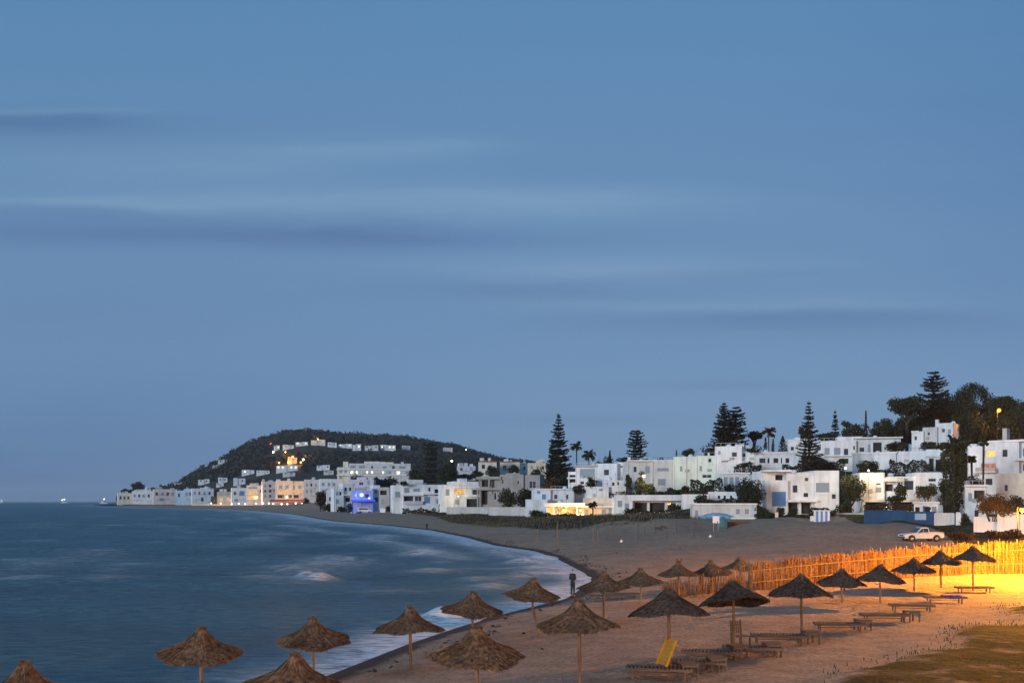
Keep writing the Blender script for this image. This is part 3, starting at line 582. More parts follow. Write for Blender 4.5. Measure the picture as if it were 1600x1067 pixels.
def make_building(name, label, Y, yb, jit, wall, blocks, wins, extra):
    xs = [b[0] for b in blocks] + [b[1] for b in blocks]
    xc = (min(xs) + max(xs)) / 2
    O = P(xc, yb, Y)
    th = math.atan2(O[0], O[1])
    a = math.radians(jit * (1.9 if Y < 560 else 1.3))
    k = Y * math.cos(th) / F / math.cos(a)
    kz = Y / F
    root = empty(name, O, -th + a, label, name.replace('_', ' '))
    X = lambda px: (px - xc) * k
    Z = lambda py: (yb - py) * kz
    far = Y > 560
    roof = MB()
    for bi, b in enumerate(blocks):
        x0, x1, yt, dy, dep = b[:5]
        wm = b[5] if len(b) > 5 else wall
        if len(b) == 5 and bi and wall in ('white', 'blue_white', 'cream', 'shade_white'):
            wm = random.Random(label + str(bi)).choice(['white', 'blue_white', 'shade_white', 'blue_white', wall])  # tones vary per block, painting in light and shade between wall planes
        holes = []
        mine = []
        for w in wins:
            mx, my = (w[0] + w[1]) / 2, (w[2] + w[3]) / 2
            own = None
            for j, bb in sorted(enumerate(blocks), key=lambda q: q[1][3]):
                if bb[0] < mx < bb[1] and my > bb[2]:
                    own = j
                    break
            if own == bi:
                # the opening is kept inside its own block
                e = .12
                hx0, hx1 = max(X(w[0]), X(x0) + e), min(X(w[1]), X(x1) - e)
                holes.append((hx0, hx1, Z(w[3]), min(Z(w[2]), Z(yt) - .2), OPEN[w[4]][2]))
                mine.append((w, holes[-1]))
        mb = MB()
        facade_block(mb, roof, X(x0), X(x1), dy, dy + dep, -9.0, Z(yt), holes)
        raw(mb, 'wall', M.get(wm), root)
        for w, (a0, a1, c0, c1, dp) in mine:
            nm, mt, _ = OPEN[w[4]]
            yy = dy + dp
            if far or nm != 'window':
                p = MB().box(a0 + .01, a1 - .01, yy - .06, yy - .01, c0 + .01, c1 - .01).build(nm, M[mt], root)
            else:
                f = MB()
                t = min(.12, (a1 - a0) * .12)
                y1 = yy - .02
                y0 = yy - .10
                f.box(a0 + .005, a0 + t, y0, y1, c0 + .005, c1 - .005)
                f.box(a1 - t, a1 - .005, y0, y1, c0 + .005, c1 - .005)
                f.box(a0 + t, a1 - t, y0, y1, c0 + .005, c0 + t)
                f.box(a0 + t, a1 - t, y0, y1, c1 - t, c1 - .005)
                n = max(1, int((a1 - a0) / 1.1))
                for q in range(1, n):
                    m_ = a0 + (a1 - a0) * q / n
                    f.box(m_ - t * .4, m_ + t * .4, y0 + .01, y1, c0 + t, c1 - t)
                fr = f.build('window', M['frame_w'], root)
                MB().box(a0 + t * .5, a1 - t * .5, yy - .05, yy - .03, c0 + t * .5, c1 - t * .5).build('pane', M[mt], fr)
                if Y < 300:
                    MB().box(a0 - .12, a1 + .12, dy - .12, dy - .003, c0 - .14, c0 - .02).build('sill', M[wm], fr)
    raw(roof, 'roof', M['roof'], root)
    for nm, x0, x1, y0, y1, d0, d1, mt in extra:
        MB().box(X(x0), X(x1), d0 - .004, d1 - .006, Z(y1), Z(y0)).build(nm, M[mt], root)
    if far and name not in ('kiosk',):
        r = random.Random('roof' + label)
        bb = max(blocks, key=lambda q: (q[1] - q[0]))
        for q in range(3):
            u0 = r.uniform(.02, .75)
            u1 = u0 + r.uniform(.1, .24)
            x0, x1 = X(bb[0] + (bb[1] - bb[0]) * u0), X(bb[0] + (bb[1] - bb[0]) * min(u1, .98))
            z0 = Z(bb[2]) - .45
            y0 = bb[3] + r.uniform(1.5, 6)
            MB().box(x0, x1, y0, y0 + r.uniform(2.5, 4), z0, z0 + r.uniform(1.6, 3.2)).build('rooftop_room', M[r.choice(['white', 'shade_white', 'cream', 'grey', wall])], root)
        for q in range(2):
            zq = Z(yb - (yb - bb[2]) * (.36 + .3 * q))
            u0 = r.uniform(.05, .5)
            MB().box(X(bb[0] + (bb[1] - bb[0]) * u0), X(bb[0] + (bb[1] - bb[0]) * (u0 + .4)), bb[3] - 1.1, bb[3] - .02, zq, zq + .35).build('balcony', M[r.choice(['shade_white', 'grey'])], root)
    # rooftop furniture every one of these houses has: a stair box or tank and a thin aerial
    r = random.Random(label)
    if Y < 560 and name not in ('retaining_wall', 'pool_house', 'beach_hut', 'beach_venue') and blocks[0][1] - blocks[0][0] > 16:
        b = max(blocks, key=lambda q: (q[1] - q[0]))
        zt = Z(b[2]) - .45
        cx_ = X(b[0]) + (X(b[1]) - X(b[0])) * r.uniform(.25, .75)
        yy = b[3] + b[4] * .6
        MB().lathe([(.55, 0), (.6, .15), (.6, 1.0), (.3, 1.25)], 12, (cx_, yy, zt)).build('water_tank', M['blue_white'], root)
        am = MB().tube([(cx_ + 1.6, yy, zt), (cx_ + 1.6, yy, zt + 2.4)], .035, 5)
        for h in (2.3, 2.05):
            am.beam((cx_ + 1.2, yy, zt + h), (cx_ + 2.0, yy, zt + h), .03, .03)
        am.build('aerial', M['darkmetal'], root)
    if not far and name not in ('retaining_wall', 'pool_house', 'beach_hut'):
        r = random.Random('fit' + label)
        for b in blocks[:2]:
            xa, xb, ya = X(b[0]), X(b[1]), b[3]
            zt = Z(b[2])
            if xb - xa < 3:
                continue
            # roof railing, rainwater pipe and an air conditioner box
            rl = MB()
            nn = max(3, int((xb - xa) / 1.2))
            for q in range(nn + 1):
                x = xa + .2 + (xb - xa - .4) * q / nn
                rl.box(x - .02, x + .02, ya + .12, ya + .16, zt, zt + .75)
            rl.box(xa + .2, xb - .2, ya + .11, ya + .17, zt + .751, zt + .80)
            if r.random() < .55:
                rl.build('railing', M['darkmetal' if r.random() < .5 else 'frame_w'], root)
            x = xa + (xb - xa) * r.choice([.04, .96])
            MB().tube([(x, ya - .06, -1), (x, ya - .06, zt - .1)], .055, 5).build('drainpipe', M['shade_white' if wall != 'shade_white' else 'grey'], root)
            x = xa + (xb - xa) * r.uniform(.3, .7)
            if not any(w[0] - 3 < xc + x / k < w[1] + 3 and abs((yb - zt * .55 / kz) - (w[2] + w[3]) / 2) < 7 for w in wins):
                MB().box(x - .45, x + .45, ya - .38, ya - .01, zt * .55, zt * .55 + .6).build('air_conditioner', M['grey'], root)
    HOUSES[label] = root
    return root


for r in BLD:
    make_building(*r)


# ------------------------------------------------------------------ hill behind the far town
RIDGE = [(150, 792), (185, 781), (200, 776), (230, 772), (262, 764), (280, 756), (300, 739), (330, 724), (345, 717), (365, 704), (400, 689), (425, 682), (445, 676), (480, 674), (500, 675), (540, 678), (580, 680), (620, 682),
         (660, 688), (690, 694), (710, 697), (730, 704), (750, 710), (775, 715), (800, 719), (840, 724), (900, 733), (1000, 746), (1150, 760), (1300, 775)]
RX, RYv = np.array([r[0] for r in RIDGE]), np.array([r[1] for r in RIDGE])
YF, YR, YB = 1310.0, 1800.0, 2600.0


def hill_z(X, Y):
    X, Y = np.asarray(X, float), np.asarray(Y, float)
    # the ridge is a line across the land at YR; follow it by where a point would stand when slid along Y
    px = CX + F * X / np.clip(Y, 400, None)
    zr = H + np.maximum(HZ - np.interp(px, RX, RYv), 0) * YR / F - 7 * sm(px, 185, 330)
    zf = np.minimum(zr, 9.0)
    t = np.clip((Y - YF) / (YR - YF), 0, 1)
    up = zf + (zr - zf) * (1 - (1 - t) ** 1.7)
    dn = sm(Y, YR, YB)
    n = 2.5 * np.sin(X * .021 + Y * .013) + 1.8 * np.sin(X * .05 - Y * .037)
    z = up * (1 - dn) - 4 * dn + n * sm(t, .1, .5) * (1 - sm(t, .8, 1)) * sm(zr, 10, 60)
    edge = sm(px, 176, 190)
    return np.maximum(z * edge - 6 * (1 - edge) - 8 * (1 - sm(Y, YF - 40, YF)), -4.5)


def hill_hit(px, py):
    Y = np.linspace(YF + 10, YR, 900)
    X = (px - CX) / F * Y
    zray = H - (py - HZ) / F * Y
    d = hill_z(X, Y) - zray
    i = int(np.argmax(d > 0))
    return np.array([X[i], Y[i], hill_z(X[i], Y[i])])


HILL_HOUSES = [  # x0,x1,y0,y1,wall,lit,label
 (341, 356, 719, 727, 'white', 0, 'white house high on the seaward shoulder of the hill'),
 (320, 330, 729, 734, 'white', 0, 'small white house low on the seaward shoulder of the hill'),
 (332, 340, 728, 733, 'white', 0, 'narrow white house beside the lowest house of the hill shoulder'),
 (428, 437, 697, 704, 'white', 1, 'white cube house just below the red lights on the hill'),
 (442, 459, 697, 702, 'white', 0, 'low white house right of the cube below the red lights'),
 (462, 481, 692, 697, 'white', 1, 'long white house at the upper left end of the hilltop row'),
 (486, 508, 688, 696, 'cream', 2, 'yellow-lit house in the hilltop row'),
 (512, 526, 693, 699, 'white', 0, 'white house just right of the yellow-lit one in the hilltop row'),
 (528, 550, 695, 700, 'white', 1, 'low wide white house in the left middle of the hilltop row'),
 (551, 564, 695, 704, 'white', 1, 'tall white house in the middle of the hilltop row'),
 (570, 591, 697, 704, 'shade_white', 0, 'broad white house right of the tall one in the hilltop row'),
 (594, 618, 697, 704, 'white', 1, 'widest white house of the hilltop row, above the hotel'),
 (628, 641, 698, 703, 'shade_white', 0, 'white house ending the hilltop row on the right'),
 (692, 707, 701, 706, 'pink', 0, 'lone pinkish house on the hill near the dark pine'),
 (456, 469, 673, 679, 'cream', 0, 'pale house right on the crest of the hill'),
 (432, 465, 728, 737, 'white', 1, 'largest white house at mid height of the hill'),
 (378, 397, 736, 742, 'white', 1, 'white house in the trees above the blue-windowed block'),
 (401, 421, 737, 742, 'white', 0, 'white house in the trees above the orange-lit block'),
 (442, 461, 740, 745, 'shade_white', 0, 'white house just under the largest hillside house'),
 (341, 355, 748, 755, 'white', 0, 'white house at the foot of the hill behind the grey-roofed house'),
 (310, 327, 750, 757, 'white', 0, 'white house at the foot of the hill above the long pale house front'),
 (338, 349, 756, 761, 'white', 0, 'lowest small white house at the foot of the hill'),
 (365, 383, 749, 758, 'blue_white', 0, 'pale house directly behind the blue-windowed block'),
 (273, 291, 755, 763, 'pink', 0, 'pink-roofed house at the seaward foot of the hill'),
 (495, 515, 728, 735, 'white', 0, 'white house in the trees left of the hotel'),
 (506, 521, 737, 742, 'shade_white', 0, 'small white house close by the hotel\'s shorter wing'),
 (450, 464, 716, 725, 'peach', 3, 'orange-lit house on the hillside'),
]
for x0, x1, y0, y1, wl, lit, lab in HILL_HOUSES:
    p = hill_hit((x0 + x1) / 2, y1)
    k = p[1] / F
    p[2] += 2.0
    root = empty('hillside_house', p, -math.atan2(p[0], p[1]), lab, 'house', 'houses scattered over the hill')
    w, h = (x1 - x0) * k, (y1 - y0) * k
    r = random.Random(lab)
    mb, rf = MB(), MB()
    st = r.uniform(.35, .65)
    holes = []
    n = max(2, int(w / 6))
    for i in range(n):
        a = -w / 2 + w * (i + .5) / n
        if abs(a - (-w / 2 + w * st)) > 2:
            holes.append((a - 1.0, a + 1.0, h * .35, h * .68, .5))
    L = -w / 2 + w * st
    facade_block(mb, rf, -w / 2, L, 0, 12, -8, h * (1 if r.random() < .5 else .78), [q for q in holes if q[1] < L - .3])
    facade_block(mb, rf, L, w / 2, .8, 12, -8, h * .93, [(q[0], q[1], q[2], q[3], q[4]) for q in holes if q[0] > L + .3])
    raw(mb, 'wall', M[wl], root)
    raw(rf, 'roof', M['roof'], root)
    for q in holes:
        yy = (0 if q[1] < L - .3 else .8) + .45
        if q[1] < L - .3 or q[0] > L + .3:
            MB().box(q[0], q[1], yy - .05, yy, q[2], q[3]).build('window', M[['glass', 'lit_white', 'lit_gold', 'lit_warm'][lit]], root)
# ------------------------------------------------------------------ ground sheet
VEG_PX = [100, 330, 400, 460, 505, 560, 640, 700, 760, 860, 1000, 1100, 1130, 1200, 1300, 1350, 1420, 1480, 1530, 1640, 1800]
VEG_Y = [1260, 990, 880, 760, 480, 430, 350, 246, 204, 176, 166, 178, 186, 192, 186, 162, 150, 120, 84, 76, 76]


def veg_mask(X, Y):
    px = CX + F * X / np.maximum(Y, 20)
    vy = np.interp(px, VEG_PX, VEG_Y)
    n = np.sin(X * .31) * 3 + np.sin(X * .83 + Y * .2) * 1.6
    far = sm(Y + n, vy - 3, vy + 4) * (Y > 70)
    py = HZ + F * (H - 1.0) / np.maximum(Y, 3)
    edge = 1086 - (px - 1215) * .36 + np.sin(X * 1.3) * 7 + np.sin(X * .5 + Y * .4) * 12
    near = sm(py - edge, -14, 30) * (Y < 62) * sm(px, 1180, 1300)
    return np.clip(far + near, 0, 1)


ys = np.concatenate([np.arange(-40, 20, 2.0), np.geomspace(20, 2300, 330)])
us = np.linspace(-1, 1, 520)
hw = 55 + .9 * np.maximum(ys, 0)
GX = us[None] * hw[:, None]
GY = np.repeat(ys[:, None], 520, 1)
GZ = gz(GX.ravel(), GY.ravel()).reshape(GX.shape)
S = sdist(GX.ravel(), GY.ravel())
# small dunes and the trampled bank, real height
lump = (np.sin(GX * 1.7 + GY * .6) * np.sin(GY * 1.1 - GX * .4) * .03 + np.sin(GX * .45) * np.sin(GY * .38 + 1) * .06)
GZ += lump * sm(S, 3, 12).reshape(GX.shape) * (GY < 130)
veg = veg_mask(GX.ravel(), GY.ravel())
GZ += (veg * .18).reshape(GX.shape) * (GY < 62)
me = np_mesh('ground', np.stack([GX, GY, GZ], -1).reshape(-1, 3), grid_faces(*GX.shape), {'veg': veg, 'shore': S})
m, nt, b = newmat('sand_and_scrub')
av = N(nt, 'ShaderNodeAttribute', attribute_name='veg')
ash = N(nt, 'ShaderNodeAttribute', attribute_name='shore')
f1 = noise(nt, .9, 6)
f2 = noise(nt, 7, 5)
f3 = noise(nt, .12, 4)
sand = ramp(nt, f1, [(.3, (.30, .218, .158)), (.55, (.405, .295, .215)), (.75, (.47, .345, .258))])
sand = mixc(nt, .6, sand, ramp(nt, f2, [(.35, (.45, .44, .43)), (.6, (1.05, 1.05, 1.05))]), 'MULTIPLY')
sand = mixc(nt, .5, sand, ramp(nt, f3, [(.35, (.72, .70, .70)), (.65, (1.05, 1.05, 1.05))]), 'MULTIPLY')
scrub = ramp(nt, noise(nt, .7, 8, rough=.7, stretch=(.5, 1, 1)), [(.36, (.010, .012, .006)), (.5, (.024, .030, .012)), (.64, (.075, .066, .036))])
# wet sand and a dark line of weed just above the water
wn = noise(nt, .5, 4)
ws = N(nt, 'ShaderNodeMath', operation='MULTIPLY_ADD')
nt.links.new(wn, ws.inputs[0])
ws.inputs[1].default_value = -1.6
nt.links.new(ash.outputs['Fac'], ws.inputs[2])
wet = ramp(nt, ws.outputs[0], [(0.0, (1, 1, 1)), (.2, (.6, .6, .6)), (.6, (0, 0, 0))])
sand = mixc(nt, wet, sand, (.075, .060, .052))
vn = N(nt, 'ShaderNodeMath', operation='MULTIPLY_ADD')
vb = noise(nt, .8, 5)
nt.links.new(vb, vn.inputs[0])
vn.inputs[1].default_value = 1.6
nt.links.new(av.outputs['Fac'], vn.inputs[2])
vh = N(nt, 'ShaderNodeMath', operation='MULTIPLY')
nt.links.new(vn.outputs[0], vh.inputs[0])
vh.inputs[1].default_value = .5
vm = ramp(nt, vh.outputs[0], [(.66, (0, 0, 0)), (.86, (1, 1, 1))])
nt.links.new(mixc(nt, vm, sand, scrub), b.inputs['Base Color'])
b.inputs['Roughness'].default_value = .95
b.inputs['Specular IOR Level'].default_value = .12
vor = N(nt, 'ShaderNodeTexVoronoi', Scale=2.2)
tc = nt.nodes.new('ShaderNodeTexCoord')
nt.links.new(tc.outputs['Object'], vor.inputs['Vector'])
hh = N(nt, 'ShaderNodeMath', operation='MULTIPLY_ADD')
nt.links.new(vor.outputs['Distance'], hh.inputs[0])
hh.inputs[1].default_value = .55
nt.links.new(f2, hh.inputs[2])
bump(nt, b, hh.outputs[0], .17, 1.0)
tag(link('ground', me, m, None, True), kind='structure')

# ------------------------------------------------------------------ hill
hx, hy = np.meshgrid(np.linspace(-900, 900, 300), np.linspace(YF - 40, YB, 150))
me = np_mesh('hill', np.stack([hx, hy, hill_z(hx, hy)], -1).reshape(-1, 3), grid_faces(*hx.shape))
tag(link('hill', me, noisy('hill_scrub', (.022, .022, .018), (.05, .044, .034), .03, .95), None, True), kind='structure')

# ------------------------------------------------------------------ sea
WX, WYs, foamL = [], np.concatenate([np.arange(-60, 12, 4.0), np.geomspace(12, 420, 330), np.geomspace(430, 12000, 60)]), []
uu = np.linspace(0, 1, 440) ** 1.0
X1 = np.interp(WYs, SHORE[:, 1], SHORE[:, 0]) + 6 + .02 * np.abs(WYs)
X1 = np.where(WYs > 1250, WYs * .4, X1)
X0 = -45 - .95 * np.maximum(WYs, 0)
SX = X0[:, None] + (X1 - X0)[:, None] * (1 - (1 - uu[None]) ** 1.35)
SY = np.repeat(WYs[:, None], 440, 1)
sd = -sdist(SX.ravel(), SY.ravel()).reshape(SX.shape)         # metres offshore
amp = sm(sd, 2, 30) * (SY < 400)
SZ = amp * (.16 * np.sin(SX * .16 + SY * .42 + .6 * np.sin(SX * .05)) + .09 * np.sin(-SX * .22 + SY * .83 + 1.2) + .05 * np.sin(SX * .7 + SY * 1.5))
# lines of surf that follow the shore, and separate crests breaking further out
fw = 2.2 + 5.5 * sm(SY, 70, 300)
foam = np.exp(-((sd - .5 * fw + .8 - .8 * np.sin(SX * .35 + SY * .21)) / fw) ** 2) * 1.35
for d0, wd, a in ((5.5, 2.0, .95), (12, 2.6, .95), (21, 3.2, .8), (33, 3.4, .42), (50, 4, .28), (75, 5, .2)):
    ph = d0 + 2.2 * np.sin(SY * .055 + d0) + 1.2 * np.sin(SY * .19 + SX * .1)
    on = sm(np.sin(SY * .048 + d0 * 1.7) + .5 * np.sin(SY * .13 + d0), -.5, .7)
    foam = np.maximum(foam, a * np.exp(-((sd - ph) / wd) ** 2) * sm(SY, 60, 95) * on)
    SZ += .22 * np.exp(-((sd - ph - .6) / wd) ** 2) * sm(SY, 60, 95) * on * (SY < 420)
foam = np.maximum(foam, .55 * sm(SY, 230, 330) * np.exp(-np.abs(sd - 10) / 16) * sm(sd, 0, 2))
crest = np.zeros_like(SX)
for px, py, hwid, hh_, wdep, a in ((499, 908, 26, .62, 1.5, 1.25), (480, 903, 18, .6, 1.6, 1.0), (450, 907, 34, .2, 1.0, .6), (657, 866, 34, .35, 2.6, .75), (676, 893, 44, .3, 2.2, .6), (765, 917, 34, .25, 1.8, .45), (690, 964, 30, .55, 1.3, .95), (722, 972, 30, .25, .8, .6),
                                   (600, 838, 50, .2, 4, .4), (545, 850, 40, .15, 3, .3), (810, 880, 30, .3, 2, .55), (862, 897, 30, .2, 1.5, .6), (740, 905, 26, .2, 1.6, .4), (520, 822, 60, .2, 5, .55), (610, 925, 50, .12, 1, .25), (848, 872, 26, .25, 2.2, .7)):
    Yc = F * H / (py - HZ)
    Xc = (px - CX) / F * Yc
    wx = hwid / F * Yc
    ex = (SX - Xc) / wx
    ey = (SY - Yc - .25 * wx * ex * 0 - .12 * (SX - Xc)) / wdep
    g = np.exp(-(ex ** 2) * 1.1 - ey ** 2)
    SZ += hh_ * np.exp(-(ex ** 2) * 1.3 - np.where(ey < 0, ey * 1.6, ey * .8) ** 2)
    crest = np.maximum(crest, a * g)
wr = np.random.default_rng(5)
for _ in range(150):
    yc = float(np.exp(wr.uniform(math.log(75), math.log(400))))
    pxc = wr.uniform(-200, 900)
    xc_ = (pxc - CX) / F * yc
    wx, wy_ = wr.uniform(.6, 2.2) * (1 + yc / 150), wr.uniform(.25, .8) * (1 + yc / 150)
    i0, i1 = np.searchsorted(WYs, (yc - 4 * wy_, yc + 4 * wy_))
    if i1 <= i0:
        continue
    ex = (SX[i0:i1] - xc_) / wx
    ey = (SY[i0:i1] - yc - .1 * (SX[i0:i1] - xc_)) / wy_
    g = np.exp(-ex ** 2 - ey ** 2)
    crest[i0:i1] = np.maximum(crest[i0:i1], wr.uniform(.15, .6) * g)
    SZ[i0:i1] += .12 * g
SZ *= sm(sd, -1, 1.5)
calm = 1 - sm(sd, .5, 6)
me = np_mesh('sea', np.stack([SX, SY, SZ], -1).reshape(-1, 3), grid_faces(*SX.shape), {'foam': np.maximum(foam, 0), 'crest': crest, 'calm': calm})
m, nt, b = newmat('sea_water')
af = N(nt, 'ShaderNodeAttribute', attribute_name='foam')
ac = N(nt, 'ShaderNodeAttribute', attribute_name='crest')
al = N(nt, 'ShaderNodeAttribute', attribute_name='calm')
n1 = noise(nt, 1.0, 6, stretch=(.16, .55, 1), rough=.62)
n2 = noise(nt, 1.0, 7, stretch=(.9, 2.6, 1), rough=.68)
n3 = noise(nt, 1.0, 4, stretch=(.02, .07, 1))
fa = N(nt, 'ShaderNodeMath', operation='MULTIPLY')
nt.links.new(af.outputs['Fac'], fa.inputs[0])
nt.links.new(ramp(nt, n2, [(.36, (0, 0, 0)), (.58, (1, 1, 1))]), fa.inputs[1])
fb = N(nt, 'ShaderNodeMath', operation='MULTIPLY')
nt.links.new(ac.outputs['Fac'], fb.inputs[0])
nt.links.new(ramp(nt, n2, [(.28, (.15, .15, .15)), (.55, (1, 1, 1))]), fb.inputs[1])
fs = N(nt, 'ShaderNodeMath', operation='ADD', use_clamp=True)
nt.links.new(fa.outputs[0], fs.inputs[0])
nt.links.new(fb.outputs[0], fs.inputs[1])
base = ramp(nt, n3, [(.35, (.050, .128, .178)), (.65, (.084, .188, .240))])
base = mixc(nt, 1.0, base, ramp(nt, n2, [(.36, (.60, .64, .70)), (.5, (1, 1, 1)), (.64, (1.55, 1.45, 1.36))]), 'MULTIPLY')  # light and dark of the ripples painted into the water colour
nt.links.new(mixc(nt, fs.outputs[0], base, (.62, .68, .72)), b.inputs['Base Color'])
b.inputs['IOR'].default_value = 1.33
b.inputs['Specular IOR Level'].default_value = .24
rg = N(nt, 'ShaderNodeMath', operation='MULTIPLY_ADD', use_clamp=True)
nt.links.new(fs.outputs[0], rg.inputs[0])
rg.inputs[1].default_value = .5
rg.inputs[2].default_value = .42
nt.links.new(rg.outputs[0], b.inputs['Roughness'])
h = N(nt, 'ShaderNodeMath', operation='MULTIPLY_ADD')
nt.links.new(n2, h.inputs[0])
h.inputs[1].default_value = .35
nt.links.new(n1, h.inputs[2])
st = N(nt, 'ShaderNodeMath', operation='MULTIPLY_ADD')
nt.links.new(al.outputs['Fac'], st.inputs[0])
st.inputs[1].default_value = -.8
st.inputs[2].default_value = 1.0
bp = N(nt, 'ShaderNodeBump', Distance=1.5)
nt.links.new(h.outputs[0], bp.inputs['Height'])
nt.links.new(st.outputs[0], bp.inputs['Strength'])
nt.links.new(bp.outputs[0], b.inputs['Normal'])
tag(link('sea', me, m, None, True), kind='structure')


# ------------------------------------------------------------------ trees
def cloudmesh(name, mat, parent, C, size, flat=0., long=1., extra=None):
    V, Q = leaf_quads(np.asarray(C, float), size, flat, long)
    if extra is not None:
        Q = np.concatenate([Q, extra[1] + len(V)])
        V = np.concatenate([V, extra[0]])
    return link(name, np_mesh(name, V, Q), mat, parent)


def blob_pts(n, R, Hc, nb, br, bottom=.0):
    """points of a crown made of nb leaf masses in an ellipsoid (R,R,Hc/2) centred at Hc/2"""
    d = RG.normal(size=(nb, 3))
    d /= np.linalg.norm(d, axis=1)[:, None]
    rr = RG.uniform(.12, .74, nb)[:, None]
    c = d * rr * np.array([R, R, Hc / 2])
    k = RG.integers(0, nb, n)
    e = RG.normal(size=(n, 3))
    e /= np.linalg.norm(e, axis=1)[:, None]
    e *= (RG.uniform(0, 1, n) ** .45)[:, None]
    rad = br * RG.uniform(.7, 1.25, nb)
    p = c[k] + e * rad[k][:, None] * np.array([R, R, Hc / 2 if Hc / 2 < R else R])
    p[:, 2] += Hc / 2
    return p[p[:, 2] > bottom]


